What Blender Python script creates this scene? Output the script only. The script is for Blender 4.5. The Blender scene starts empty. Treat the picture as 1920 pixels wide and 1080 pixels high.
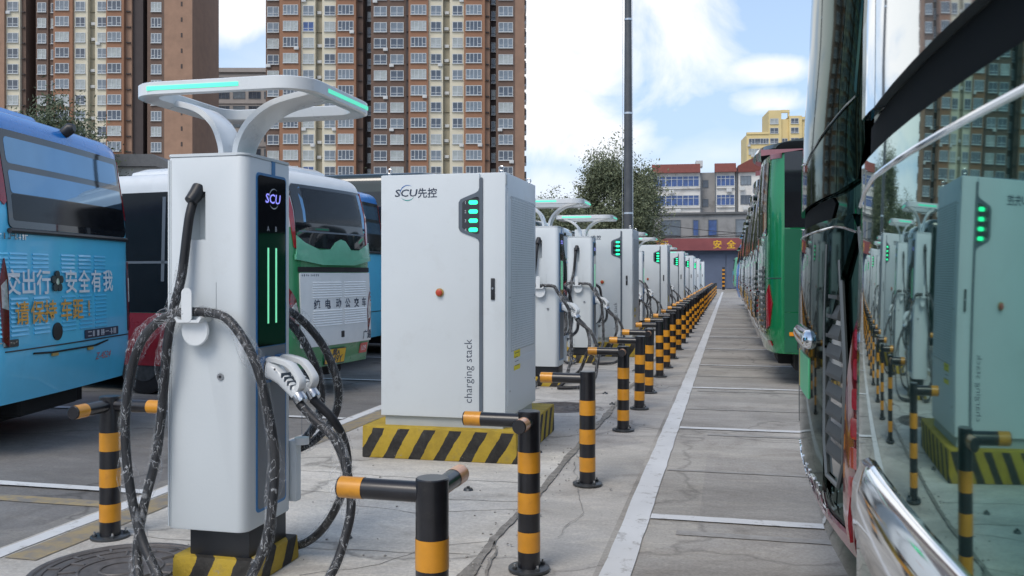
import bpy, bmesh, math, random
from mathutils import Vector, Matrix, noise as mnoise
R = math.radians
rnd = random.Random(7)
sc = bpy.context.scene
col = sc.collection

# ---------------------------------------------------------------- camera
YAW = 13.4957
cam_d = bpy.data.cameras.new('camera'); cam = bpy.data.objects.new('camera', cam_d); col.objects.link(cam)
cam.location = (0, 0, 1.5); cam.rotation_euler = (R(90), 0, R(YAW))
cam_d.sensor_width = 36; cam_d.lens = 1700 / 1920 * 36; cam_d.shift_y = -27 / 1920
cam_d.clip_start = .05; cam_d.clip_end = 3000
cam_d.dof.use_dof = True; cam_d.dof.focus_distance = 7.5; cam_d.dof.aperture_fstop = 11
sc.camera = cam

# ---------------------------------------------------------------- sky and sun
SUN_EL, SUN_AZ = 50, 196            # azimuth: degrees clockwise from +Y
w = bpy.data.worlds.new('World'); sc.world = w; w.use_nodes = True
nt = w.node_tree; N = nt.nodes; LK = nt.links; N.clear()
def wn(t, **k):
    n = N.new(t)
    for a, b in k.items(): setattr(n, a, b)
    return n
def wmath(op, a, b=None, c=None, clamp=False):
    n = wn('ShaderNodeMath', operation=op, use_clamp=clamp)
    for i, v in enumerate((a, b, c)):
        if v is None: continue
        if isinstance(v, (int, float)): n.inputs[i].default_value = v
        else: LK.new(v, n.inputs[i])
    return n.outputs[0]
sky = wn('ShaderNodeTexSky', sky_type='NISHITA'); sky.sun_disc = False
sky.sun_elevation = R(SUN_EL); sky.sun_rotation = R(SUN_AZ); sky.air_density = 1.3; sky.dust_density = 2.6; sky.ozone_density = 2.2
tc = wn('ShaderNodeTexCoord'); sep = wn('ShaderNodeSeparateXYZ'); LK.new(tc.outputs['Generated'], sep.inputs[0])
zc = wmath('MAXIMUM', sep.outputs[2], 0.0); den = wmath('ADD', zc, .16)
cu_ = wmath('DIVIDE', sep.outputs[0], den); cv_ = wmath('DIVIDE', sep.outputs[1], den)
comb = wn('ShaderNodeCombineXYZ'); LK.new(cu_, comb.inputs[0]); LK.new(cv_, comb.inputs[1])
nz = wn('ShaderNodeTexNoise'); nz.inputs['Scale'].default_value = .62; nz.inputs['Detail'].default_value = 7; nz.inputs['Roughness'].default_value = .52; nz.inputs['Distortion'].default_value = .25
mp = wn('ShaderNodeMapping'); mp.inputs['Location'].default_value = (3.1, 1.7, 0); mp.inputs['Scale'].default_value = (1, .8, 1)
LK.new(comb.outputs[0], mp.inputs[0]); LK.new(mp.outputs[0], nz.inputs['Vector'])
nz2 = wn('ShaderNodeTexNoise'); nz2.inputs['Scale'].default_value = 8; nz2.inputs['Detail'].default_value = 8; nz2.inputs['Roughness'].default_value = .58; nz2.inputs['Distortion'].default_value = .4
LK.new(tc.outputs['Generated'], nz2.inputs['Vector'])
cover = wmath('MULTIPLY_ADD', nz.outputs[0], 3.2, -1.62, clamp=True)
def cloud_dir(px, py):
    th = R(YAW); a = math.atan((px - 960) / 1700) - th
    v = Vector((math.sin(a), math.cos(a), (513 - py) / 1700 * math.cos(a + th))); return v.normalized()
def blob(px, py, rx, rz, s):        # a cloud bank: centre direction, angular half sizes
    global cover
    c0 = cloud_dir(px, py); rt = Vector((c0.y, -c0.x, 0)).normalized(); up = rt.cross(c0)
    d1 = wn('ShaderNodeVectorMath', operation='DOT_PRODUCT'); LK.new(tc.outputs['Generated'], d1.inputs[0]); d1.inputs[1].default_value = rt / rx
    d2 = wn('ShaderNodeVectorMath', operation='DOT_PRODUCT'); LK.new(tc.outputs['Generated'], d2.inputs[0]); d2.inputs[1].default_value = up / rz
    d3 = wn('ShaderNodeVectorMath', operation='DOT_PRODUCT'); LK.new(tc.outputs['Generated'], d3.inputs[0]); d3.inputs[1].default_value = c0
    bx_ = d1.outputs['Value']; bz_ = wmath('ADD', d2.outputs['Value'], -c0.dot(up) / rz)
    r2 = wmath('ADD', wmath('MULTIPLY', bx_, bx_), wmath('MULTIPLY', bz_, bz_))
    v = wmath('SUBTRACT', 1.0, wmath('SQRT', r2)); v = wmath('ADD', v, wmath('MULTIPLY_ADD', nz2.outputs[0], 2.6, -1.33))
    v = wmath('MULTIPLY', v, wmath('GREATER_THAN', d3.outputs['Value'], 0.0))
    v = wmath('MULTIPLY', wmath('MULTIPLY', v, 1.7, clamp=True), s)
    cover = wmath('MAXIMUM', cover, v)
blob(1100, 30, .17, .125, .98); blob(1130, 265, .075, .04, .75); blob(1465, 128, .06, .018, .8)
blob(1460, 195, .06, .018, .7); blob(430, 20, .09, .035, .8); blob(1010, 205, .11, .06, .85); blob(1090, 380, .16, .05, .5)
hz = wn('ShaderNodeMix', data_type='RGBA')          # pale air low over the horizon
LK.new(sky.outputs[0], hz.inputs[6]); hz.inputs[7].default_value = (4.3, 5.8, 8.3, 1)
LK.new(wmath('MULTIPLY', wmath('SUBTRACT', 1.0, wmath('MULTIPLY', zc, 1.1, clamp=True)), .75), hz.inputs[0])
cm = wn('ShaderNodeMix', data_type='RGBA'); LK.new(cover, cm.inputs[0]); LK.new(hz.outputs[2], cm.inputs[6]); cm.inputs[7].default_value = (7.9, 7.85, 7.85, 1)
bg = wn('ShaderNodeBackground'); bg.inputs[1].default_value = .1
LK.new(cm.outputs[2], bg.inputs[0]); wo = wn('ShaderNodeOutputWorld'); LK.new(bg.outputs[0], wo.inputs[0])

sun_d = bpy.data.lights.new('sun', 'SUN'); sun = bpy.data.objects.new('sun', sun_d); col.objects.link(sun)
sun_d.energy = 1.0; sun_d.angle = R(28); sun_d.color = (1, .94, .85)
sv = Vector((math.sin(R(SUN_AZ)) * math.cos(R(SUN_EL)), math.cos(R(SUN_AZ)) * math.cos(R(SUN_EL)), math.sin(R(SUN_EL))))
sun.rotation_euler = sv.to_track_quat('Z', 'Y').to_euler()
sc.view_settings.view_transform = 'Standard'; sc.view_settings.look = 'None'; sc.view_settings.exposure = .6; sc.view_settings.gamma = 1
sc.render.engine = 'CYCLES'; sc.cycles.use_denoising = True; sc.cycles.max_bounces = 8; sc.cycles.transparent_max_bounces = 12
sc.cycles.caustics_reflective = False; sc.cycles.caustics_refractive = False

# ---------------------------------------------------------------- materials
M = {}
def P(name, c, rough=.5, metal=0, coat=0, var=.08, vscale=6, bump=0, bscale=40, emit=0, rvar=.1, spec=.5, stretch=None, dirt=None, dscale=3, dlo=.5, dhi=.7):
    """procedural Principled material: base colour broken up by noise, uneven gloss, optional fine relief and dirt"""
    m = bpy.data.materials.new(name); m.use_nodes = True; t = m.node_tree; b = t.nodes['Principled BSDF']; L = t.links
    tcn = t.nodes.new('ShaderNodeTexCoord'); src = tcn.outputs['Object']
    if stretch:
        mpn = t.nodes.new('ShaderNodeMapping'); mpn.inputs['Scale'].default_value = stretch; L.new(src, mpn.inputs[0]); src = mpn.outputs[0]
    n = t.nodes.new('ShaderNodeTexNoise'); n.inputs['Scale'].default_value = vscale; n.inputs['Detail'].default_value = 6; n.inputs['Roughness'].default_value = .6; L.new(src, n.inputs['Vector'])
    r = t.nodes.new('ShaderNodeValToRGB'); r.color_ramp.elements[0].position = .3; r.color_ramp.elements[1].position = .7
    r.color_ramp.elements[0].color = [max(0, x * (1 - var)) for x in c] + [1]; r.color_ramp.elements[1].color = [min(1, x * (1 + var)) for x in c] + [1]
    L.new(n.outputs[0], r.inputs[0]); out = r.outputs[0]
    if dirt:
        n2 = t.nodes.new('ShaderNodeTexNoise'); n2.inputs['Scale'].default_value = dscale; n2.inputs['Detail'].default_value = 9; n2.inputs['Roughness'].default_value = .68; L.new(src, n2.inputs['Vector'])
        r2 = t.nodes.new('ShaderNodeValToRGB'); r2.color_ramp.elements[0].position = dlo; r2.color_ramp.elements[1].position = dhi; L.new(n2.outputs[0], r2.inputs[0])
        mx = t.nodes.new('ShaderNodeMix'); mx.data_type = 'RGBA'; L.new(r2.outputs[0], mx.inputs[0]); L.new(out, mx.inputs[6]); mx.inputs[7].default_value = (*dirt, 1); out = mx.outputs[2]
    L.new(out, b.inputs['Base Color'])
    mr = t.nodes.new('ShaderNodeMapRange'); mr.inputs[3].default_value = max(0, rough * (1 - rvar)); mr.inputs[4].default_value = min(1, rough * (1 + rvar)); L.new(n.outputs[0], mr.inputs[0]); L.new(mr.outputs[0], b.inputs['Roughness'])
    b.inputs['Metallic'].default_value = metal; b.inputs['Coat Weight'].default_value = coat; b.inputs['Coat Roughness'].default_value = .03; b.inputs['Specular IOR Level'].default_value = spec
    if emit: b.inputs['Emission Color'].default_value = (*c, 1); b.inputs['Emission Strength'].default_value = emit
    if bump:
        nb = t.nodes.new('ShaderNodeTexNoise'); nb.inputs['Scale'].default_value = bscale; nb.inputs['Detail'].default_value = 5; L.new(src, nb.inputs['Vector'])
        bp = t.nodes.new('ShaderNodeBump'); bp.inputs['Strength'].default_value = bump; bp.inputs['Distance'].default_value = .01; L.new(nb.outputs[0], bp.inputs['Height']); L.new(bp.outputs[0], b.inputs['Normal'])
    M[name] = m; return m
P('white_shell', (.63, .68, .705), .38, var=.025, vscale=1.5, bump=.04, bscale=90, dirt=(.54, .57, .575), dscale=2.2, dlo=.55, dhi=.85)
P('white_gloss', (.70, .735, .75), .28, coat=.3, var=.03)
P('grey_trim', (.10, .125, .155), .45, var=.05)
P('black_plastic', (.016, .018, .022), .42, var=.2)
P('rubber', (.011, .012, .015), .55, var=.25, bump=.1)
P('black_glass', (.006, .007, .010), .06, coat=.6, var=.2)
P('blue_trim', (.035, .20, .46), .35, var=.06)
P('blue_cup', (.03, .13, .30), .4, var=.1)
P('panel_grey', (.17, .19, .215), .4, var=.05)
P('led_green', (.02, .85, .33), .4, emit=1.5, var=.02)
P('led_strip', (.10, .78, .50), .4, emit=.5, var=.04)
P('led_bar', (.18, .75, .42), .4, emit=.55, var=.04)
P('led_violet', (.22, .22, .75), .4, emit=.8, var=.04)
P('print_dark', (.03, .045, .08), .5, var=.05)
P('print_blue', (.03, .14, .42), .5, var=.05)
P('print_teal', (.03, .32, .30), .5, var=.05)
P('print_white', (.75, .78, .80), .5, var=.08)
P('print_pale', (.50, .53, .58), .5, var=.08)
P('print_orange', (.70, .36, .06), .5, var=.12)
P('print_red', (.62, .12, .10), .5, var=.1)
P('sticker_yellow', (.80, .66, .02), .45, var=.04)
P('stop_red', (.46, .06, .03), .35, var=.1)
P('stop_ring', (.42, .30, .10), .4, var=.1)
P('steel', (.55, .56, .57), .25, metal=1, var=.1, bump=.05)
P('dark_steel', (.09, .095, .10), .4, metal=.7, var=.25, vscale=20)
P('chrome', (.80, .83, .86), .07, metal=1, var=.04)
P('vent_grey', (.42, .46, .48), .5, var=.05)
P('bollard_black', (.012, .012, .015), .30, coat=.25, var=.3, vscale=10, dirt=(.05, .047, .043), dscale=7, dlo=.58, dhi=.85)
P('bollard_yellow', (.62, .27, .020), .33, coat=.2, var=.12, vscale=9, dirt=(.40, .16, .02), dscale=14, dlo=.58, dhi=.8)
P('film_orange', (.66, .33, .16), .3, coat=.4, var=.12)
P('wall_white', (.62, .61, .58), .8, var=.1, vscale=.35, dirt=(.42, .40, .38), dscale=.5)
P('wall_grey', (.27, .27, .27), .85, var=.12, vscale=.35, dirt=(.17, .17, .17), dscale=.6)
P('wall_yellow', (.66, .53, .26), .8, var=.08, vscale=.2)
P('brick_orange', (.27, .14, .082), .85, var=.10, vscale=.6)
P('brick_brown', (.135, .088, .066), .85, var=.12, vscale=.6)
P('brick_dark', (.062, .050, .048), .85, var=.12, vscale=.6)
P('brick_light', (.30, .185, .125), .85, var=.12, vscale=.6)
P('cream', (.60, .55, .42), .8, var=.07, vscale=.5)
P('shaft_tan', (.33, .30, .22), .8, var=.1, vscale=.8)
P('concrete_far', (.36, .33, .31), .85, var=.1, vscale=.3)
P('roof_red', (.17, .05, .04), .8, var=.15, vscale=2)
P('roof_grey', (.12, .125, .13), .8, var=.15)
P('frame_white', (.50, .53, .54), .5, var=.06)
P('frame_dark', (.12, .14, .16), .5, var=.1)
P('pane_dark', (.06, .075, .10), .06, var=.4, vscale=.7, spec=.8)
P('pane_mid', (.15, .18, .21), .07, var=.35, vscale=.9, spec=.8)
P('pane_pale', (.34, .37, .36), .12, var=.3, vscale=.9, spec=.6)
P('pane_blue', (.03, .07, .21), .06, var=.5, vscale=1.2, spec=.8)
P('banner_red', (.25, .07, .075), .6, var=.12, vscale=1)
P('gate_blue', (.10, .13, .20), .55, var=.1, vscale=1)
P('ac_white', (.52, .53, .52), .5, var=.1)
P('pole_grey', (.085, .092, .10), .5, metal=.2, var=.18, vscale=3)
P('manhole_iron', (.14, .13, .125), .6, metal=.4, var=.25, vscale=18, bump=.25, bscale=60)
P('concrete_lump', (.30, .29, .27), .9, var=.2, bump=.5)
P('bark', (.09, .065, .045), .9, var=.25, bump=.4, bscale=20)
P('leaf', (.15, .172, .10), .6, var=.35, vscale=1.3, spec=.3)
P('leaf_dark', (.09, .115, .065), .6, var=.35, vscale=1.3, spec=.3)
P('bus_sky', (.10, .56, .84), .30, coat=.5, var=.05, vscale=2, dirt=(.09, .47, .72), dscale=2.2, dlo=.55, dhi=.85)
P('bus_blue', (.02, .23, .66), .28, coat=.5, var=.05)
P('bus_white', (.70, .73, .74), .3, coat=.4, var=.04, dirt=(.55, .57, .56), dscale=3, dlo=.6, dhi=.85)
P('bus_green', (.025, .22, .085), .28, coat=.6, var=.08, dirt=(.02, .13, .06), dscale=2, dlo=.55, dhi=.85)
P('bus_mint', (.13, .42, .28), .3, coat=.5, var=.08)
P('bus_red', (.23, .012, .022), .28, coat=.6, var=.1)
P('bus_under', (.012, .012, .013), .8, var=.3)
P('bus_glass', (.15, .27, .40), .035, metal=.8, var=.15, vscale=.8, rvar=.5)
P('bus_glass_dark', (.011, .013, .016), .04, coat=.4, var=.3, vscale=1)
P('coach_paint', (.014, .040, .037), .07, metal=.15, coat=.55, var=.10, vscale=1.5, bump=.004, bscale=2.5)
P('coach_lid', (.105, .31, .275), .028, metal=.95, coat=0, var=.14, vscale=2.5, bump=.003, bscale=2, rvar=.6, dirt=(.16, .30, .27), dscale=5, dlo=.55, dhi=.8)
P('coach_body', (.075, .105, .10), .05, metal=1, var=.2, vscale=2, rvar=.4, bump=.004, bscale=3); M['coach_body'].node_tree.nodes['Principled BSDF'].inputs['Specular Tint'].default_value = (.36, .42, .41, 1)
P('coach_glass', (.50, .58, .60), .03, metal=.85, coat=.5, var=.05, vscale=1)
P('coach_green', (.008, .23, .08), .22, metal=.4, coat=1, var=.08, vscale=1.5)
P('coach_green_flat', (.006, .10, .05), .35, coat=.3, var=.12, vscale=1.5)
P('coach_dark', (.010, .022, .020), .10, coat=1, var=.25)
P('coach_grille', (.10, .115, .12), .35, metal=.3, var=.1)
P('coach_slat', (.045, .052, .055), .5, var=.15)
P('gap_black', (.006, .008, .009), .85, var=.2, spec=.1)
P('bus_glass_flank', (.006, .007, .009), .12, var=.3, spec=.25)
P('coach_pink', (.30, .12, .14), .3, coat=.6, var=.08)
P('tail_red', (.28, .008, .016), .12, coat=1, var=.15, vscale=14)
P('tail_dark', (.12, .006, .010), .12, coat=1, var=.25, vscale=10)
P('lamp_clear', (.55, .55, .55), .15, metal=.4, coat=.8, var=.3, vscale=30)
P('orange_lens', (.75, .27, .02), .25, coat=.5, var=.1)
P('plate_yellow', (.72, .42, .02), .4, var=.06)
P('plate_green', (.10, .50, .25), .4, var=.1)
P('fabric_dark', (.02, .02, .02), .8, var=.3)

def zone(name, fn):
    m = bpy.data.materials.new(name); m.use_nodes = True; fn(m.node_tree, m.node_tree.nodes['Principled BSDF']); M[name] = m
def nd(t, typ, **k):
    n = t.nodes.new(typ)
    for a, b in k.items(): setattr(n, a, b)
    return n
def noise_t(t, src, s, det=6, ro=.6, dist=0):
    n = nd(t, 'ShaderNodeTexNoise'); n.inputs['Scale'].default_value = s; n.inputs['Detail'].default_value = det; n.inputs['Roughness'].default_value = ro; n.inputs['Distortion'].default_value = dist
    t.links.new(src, n.inputs['Vector']); return n.outputs[0]
def ramp_t(t, v, stops):
    r = nd(t, 'ShaderNodeValToRGB'); e = r.color_ramp.elements
    while len(e) < len(stops): e.new(.5)
    for i, (p, c) in enumerate(stops): e[i].position = p; e[i].color = (*c, 1) if len(c) == 3 else c
    t.links.new(v, r.inputs[0]); return r.outputs[0]
def mixc(t, f, a, b, mode='MIX'):
    m = nd(t, 'ShaderNodeMix', data_type='RGBA', blend_type=mode)
    for i, v in ((0, f), (6, a), (7, b)):
        if isinstance(v, (int, float)): m.inputs[i].default_value = v
        elif isinstance(v, tuple): m.inputs[i].default_value = (*v, 1)
        else: t.links.new(v, m.inputs[i])
    return m.outputs[2]
def concrete(c, streak=(1, 1, 1), crack=.35, big=.22):
    def f(t, b):
        tcn = nd(t, 'ShaderNodeTexCoord'); o = tcn.outputs['Object']
        mpn = nd(t, 'ShaderNodeMapping'); mpn.inputs['Scale'].default_value = streak; t.links.new(o, mpn.inputs[0]); s = mpn.outputs[0]
        k = lambda q: tuple(max(0, x * q) for x in c)
        base = ramp_t(t, noise_t(t, s, .45, 9, .62, .6), [(.32, k(1 - big)), (.5, k(1)), (.68, k(1 + big))])
        stain = ramp_t(t, noise_t(t, o, 1.5, 10, .7, .8), [(.42, (1, 1, 1)), (.55, (.92, .91, .9)), (.72, (.62, .6, .58))])
        base = mixc(t, 1, base, stain, 'MULTIPLY')
        sl = nd(t, 'ShaderNodeTexVoronoi', feature='F1', distance='CHEBYCHEV'); sl.inputs['Scale'].default_value = .36; t.links.new(o, sl.inputs['Vector'])
        sp_ = nd(t, 'ShaderNodeSeparateColor'); t.links.new(sl.outputs['Color'], sp_.inputs[0])
        base = mixc(t, 1, base, ramp_t(t, sp_.outputs[0], [(0, (.86, .86, .87)), (1, (1.1, 1.09, 1.06))]), 'MULTIPLY')
        oil = ramp_t(t, noise_t(t, o, .8, 4, .55, .3), [(.66, (1, 1, 1)), (.76, (.80, .79, .77))]); base = mixc(t, 1, base, oil, 'MULTIPLY')
        dust = ramp_t(t, noise_t(t, s, 3.2, 12, .74, 1.2), [(.50, (1, 1, 1)), (.62, (1.16, 1.15, 1.12)), (.70, (.9, .89, .88))]); base = mixc(t, 1, base, dust, 'MULTIPLY')
        fine = ramp_t(t, noise_t(t, o, 55, 4, .7), [(.3, (.80, .80, .80)), (.7, (1.15, 1.15, 1.15))])
        base = mixc(t, 1, base, fine, 'MULTIPLY')
        v = nd(t, 'ShaderNodeTexVoronoi', feature='DISTANCE_TO_EDGE'); v.inputs['Scale'].default_value = .33
        wv = nd(t, 'ShaderNodeVectorMath', operation='ADD'); t.links.new(o, wv.inputs[0])
        nn = nd(t, 'ShaderNodeTexNoise'); nn.inputs['Scale'].default_value = 1.6; nn.inputs['Detail'].default_value = 8; t.links.new(o, nn.inputs['Vector']); t.links.new(nn.outputs['Color'], wv.inputs[1]); t.links.new(wv.outputs[0], v.inputs['Vector'])
        ck = ramp_t(t, v.outputs['Distance'], [(0, (1 - crack,) * 3), (.012, (1, 1, 1))])
        base = mixc(t, 1, base, ck, 'MULTIPLY'); t.links.new(base, b.inputs['Base Color'])
        b.inputs['Roughness'].default_value = .82; b.inputs['Specular IOR Level'].default_value = .35
        bp = nd(t, 'ShaderNodeBump'); bp.inputs['Strength'].default_value = .35; bp.inputs['Distance'].default_value = .008
        t.links.new(noise_t(t, o, 28, 7, .7), bp.inputs['Height']); t.links.new(bp.outputs[0], b.inputs['Normal'])
    return f
zone('ground_concrete', concrete((.44, .425, .40), (1, 1.8, 1)))
zone('island_concrete', concrete((.51, .495, .465), (.8, 2.2, 1), .45))
zone('lane_concrete', concrete((.365, .35, .325), (.6, 2.0, 1), .3, .24))
zone('yard_asphalt', concrete((.215, .21, .203), (.7, 1.6, 1), .4, .2))
def worn_paint(c, lo, hi, under):
    def f(t, b):
        o = nd(t, 'ShaderNodeTexCoord').outputs['Object']
        a = ramp_t(t, noise_t(t, o, 9, 9, .72), [(lo, (0, 0, 0)), (hi, (1, 1, 1))])
        d = ramp_t(t, noise_t(t, o, 1.3, 6), [(.35, tuple(x * .86 for x in c)), (.65, c)])
        t.links.new(mixc(t, a, d, under), b.inputs['Base Color']); b.inputs['Roughness'].default_value = .7
        bp = nd(t, 'ShaderNodeBump'); bp.inputs['Strength'].default_value = .2; bp.inputs['Distance'].default_value = .006
        t.links.new(noise_t(t, o, 40, 6), bp.inputs['Height']); t.links.new(bp.outputs[0], b.inputs['Normal'])
    return f
zone('line_white', worn_paint((.66, .67, .67), .56, .68, (.30, .29, .27)))
zone('line_old', worn_paint((.36, .35, .33), .42, .60, (.27, .255, .235)))
zone('line_yellow_old', worn_paint((.36, .28, .15), .40, .62, (.20, .19, .175)))
def hazard(t, b):                        # painted diagonal warning stripes, chipped at the edges
    o = nd(t, 'ShaderNodeTexCoord').outputs['Object']; sp = nd(t, 'ShaderNodeSeparateXYZ'); t.links.new(o, sp.inputs[0])
    def mth(op, a, bb):
        n = nd(t, 'ShaderNodeMath', operation=op)
        for i, v in enumerate((a, bb)):
            if isinstance(v, (int, float)): n.inputs[i].default_value = v
            else: t.links.new(v, n.inputs[i])
        return n.outputs[0]
    wob = mth('MULTIPLY', noise_t(t, o, 7, 5), .05)
    u = mth('ADD', mth('SUBTRACT', mth('ADD', sp.outputs[0], sp.outputs[1]), mth('MULTIPLY', sp.outputs[2], .55)), wob)
    fr = mth('FRACT', mth('DIVIDE', u, .215), 0.0); st = mth('GREATER_THAN', fr, .54)
    top = mth('GREATER_THAN', sp.outputs[2], .242); st = mth('MULTIPLY', st, mth('SUBTRACT', 1.0, top))
    yl = ramp_t(t, noise_t(t, o, 6, 8, .7), [(.35, (.34, .235, .025)), (.55, (.46, .32, .03)), (.75, (.29, .22, .07))])
    bl = ramp_t(t, noise_t(t, o, 11, 8, .7), [(.4, (.014, .013, .012)), (.72, (.05, .047, .042))])
    c = mixc(t, st, yl, bl); chip = ramp_t(t, noise_t(t, o, 13, 10, .75), [(.63, (0, 0, 0)), (.69, (1, 1, 1))])
    t.links.new(mixc(t, chip, c, (.28, .26, .23)), b.inputs['Base Color']); b.inputs['Roughness'].default_value = .72
    bp = nd(t, 'ShaderNodeBump'); bp.inputs['Strength'].default_value = .6; bp.inputs['Distance'].default_value = .012
    t.links.new(noise_t(t, o, 22, 8, .7), bp.inputs['Height']); t.links.new(bp.outputs[0], b.inputs['Normal'])
zone('hazard_paint', hazard)
def film(t, b):                          # crinkled clear wrapping film
    o = nd(t, 'ShaderNodeTexCoord').outputs['Object']
    mpn = nd(t, 'ShaderNodeMapping'); mpn.inputs['Scale'].default_value = (1.6, 1.6, .7); t.links.new(o, mpn.inputs[0])
    v = nd(t, 'ShaderNodeTexVoronoi', feature='DISTANCE_TO_EDGE'); v.inputs['Scale'].default_value = 34; t.links.new(mpn.outputs[0], v.inputs['Vector'])
    n = noise_t(t, o, 30, 6, .7, 1.5)
    b.inputs['Base Color'].default_value = (.80, .83, .86, 1); b.inputs['Roughness'].default_value = .12; b.inputs['Specular IOR Level'].default_value = .6
    bp = nd(t, 'ShaderNodeBump'); bp.inputs['Strength'].default_value = 1; bp.inputs['Distance'].default_value = .012; t.links.new(n, bp.inputs['Height'])
    bp2 = nd(t, 'ShaderNodeBump'); bp2.inputs['Strength'].default_value = .8; bp2.inputs['Distance'].default_value = .006; t.links.new(v.outputs['Distance'], bp2.inputs['Height']); t.links.new(bp.outputs[0], bp2.inputs['Normal'])
    t.links.new(bp2.outputs[0], b.inputs['Normal'])
    a = ramp_t(t, noise_t(t, mpn.outputs[0], 9, 3, .55, 1.6), [(.44, (.015,) * 3), (.485, (.04,) * 3), (.50, (.5,) * 3), (.515, (.04,) * 3), (.62, (.03,) * 3), (.68, (.3,) * 3)])  # wrinkle highlights drawn into the film as thin, less clear pale lines
    lw = nd(t, 'ShaderNodeLayerWeight'); lw.inputs[0].default_value = .35          # film seen edge-on is denser
    edge = ramp_t(t, lw.outputs['Facing'], [(.60, (0, 0, 0)), (1, (.5, .5, .5))])
    t.links.new(mixc(t, 1.0, a, edge, 'LIGHTEN'), b.inputs['Alpha'])
zone('clear_film', film)

# ---------------------------------------------------------------- mesh helpers
class MB:
    def __init__(s): s.bm = bmesh.new()
    def box(s, lo, hi, bev=0, seg=2):
        r = bmesh.ops.create_cube(s.bm, size=1); vs = r['verts']
        for v in vs: v.co = Vector([lo[i] + (v.co[i] + .5) * (hi[i] - lo[i]) for i in range(3)])
        if bev:
            es = list({e for v in vs for e in v.link_edges})
            bmesh.ops.bevel(s.bm, geom=es, offset=bev, segments=seg, affect='EDGES', profile=.6, clamp_overlap=True)
        return s
    def tube(s, pts, r, n=10, cap=True):
        pts = [Vector(p) for p in pts]; rs = r if isinstance(r, (list, tuple)) else [r] * len(pts)
        rings = []; up = None
        for i, p in enumerate(pts):
            t = (pts[min(i + 1, len(pts) - 1)] - pts[max(i - 1, 0)]).normalized()
            if up is None: up = Vector((0, 0, 1)) if abs(t.z) < .9 else Vector((1, 0, 0))
            a = t.cross(up).normalized(); bb = a.cross(t).normalized(); up = bb
            rings.append([s.bm.verts.new(p + (a * math.cos(2 * math.pi * k / n) + bb * math.sin(2 * math.pi * k / n)) * rs[i]) for k in range(n)])
        for i in range(len(rings) - 1):
            for k in range(n): s.bm.faces.new((rings[i][k], rings[i][(k + 1) % n], rings[i + 1][(k + 1) % n], rings[i + 1][k]))
        if cap: s.bm.faces.new(rings[0][::-1]); s.bm.faces.new(rings[-1])
        return s
    def prism(s, poly, axis, a, b, bev=0):
        """extrude a 2D polygon; axis 0: poly is (y,z), 1: (x,z), 2: (x,y)"""
        def put(p, h):
            q = [0, 0, 0]; q[axis] = h; o = [i for i in range(3) if i != axis]; q[o[0]], q[o[1]] = p; return Vector(q)
        lo = [s.bm.verts.new(put(p, a)) for p in poly]; hi = [s.bm.verts.new(put(p, b)) for p in poly]; n = len(poly)
        fs = [s.bm.faces.new(lo), s.bm.faces.new(hi[::-1])] + [s.bm.faces.new((lo[k], hi[k], hi[(k + 1) % n], lo[(k + 1) % n])) for k in range(n)]
        if bev: bmesh.ops.bevel(s.bm, geom=[e for f in fs[:2] for e in f.edges], offset=bev, segments=2, affect='EDGES')
        return s
    def loft(s, rings, cap0=True, cap1=True):
        rr = [[s.bm.verts.new(Vector(p)) for p in r] for r in rings]; n = len(rr[0])
        for i in range(len(rr) - 1):
            for k in range(n): s.bm.faces.new((rr[i][k], rr[i][(k + 1) % n], rr[i + 1][(k + 1) % n], rr[i + 1][k]))
        if cap0: s.bm.faces.new(rr[0][::-1])
        if cap1: s.bm.faces.new(rr[-1])
        return s
    def mesh(s, name, mat, smooth=40):
        bmesh.ops.recalc_face_normals(s.bm, faces=s.bm.faces[:])
        me = bpy.data.meshes.new(name); s.bm.to_mesh(me); s.bm.free()
        for m in (mat if isinstance(mat, (list, tuple)) else [mat]): me.materials.append(M[m])
        if smooth: me.shade_smooth(); me.set_sharp_from_angle(angle=R(smooth))
        return me
    def build(s, name, mat, parent=None, smooth=40): return link(name, s.mesh(name, mat, smooth), parent)
def link(name, me, parent=None, loc=None, rz=None):
    o = bpy.data.objects.new(name, me); col.objects.link(o)
    if parent: o.parent = parent
    if loc: o.location = loc
    if rz: o.rotation_euler.z = rz
    return o
def tag(o, label=None, cat=None, group=None, kind=None):
    for k, v in (('label', label), ('category', cat), ('group', group), ('kind', kind)):
        if v: o[k] = v
    return o
def empty(name, loc=(0, 0, 0), rz=0):
    o = bpy.data.objects.new(name, None); col.objects.link(o); o.location = loc; o.rotation_euler.z = rz; o.empty_display_size = .2; return o
KIDS = {}
SMALL = ('bolt', 'screw', 'sticker_print', 'grip_slot', 'lettering', 'keyhole', 'logo_arc', 'door_seam', 'panel_seam', 'dust_cap', 'hook_bracket', 'eye_shank', 'lower_seam', 'corner_hinge', 'loose_film', 'holster_mouth', 'vent_ribs', 'rim', 'reflector')
def copy_tree(o, parent=None, far=False):       # far copies are too small in the picture to show their smallest parts
    c = o.copy(); col.objects.link(c)
    if parent: c.parent = parent
    for ch in KIDS_of(o):
        if not (far and ch.name.split('.')[0] in SMALL): copy_tree(ch, c, far)
    return c
def KIDS_of(o): return [x for x in bpy.data.objects if x.parent == o] if o.name not in KIDS else KIDS[o.name]
def freeze(o):
    ks = list(o.children); KIDS[o.name] = ks
    for k in ks: freeze(k)
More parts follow.
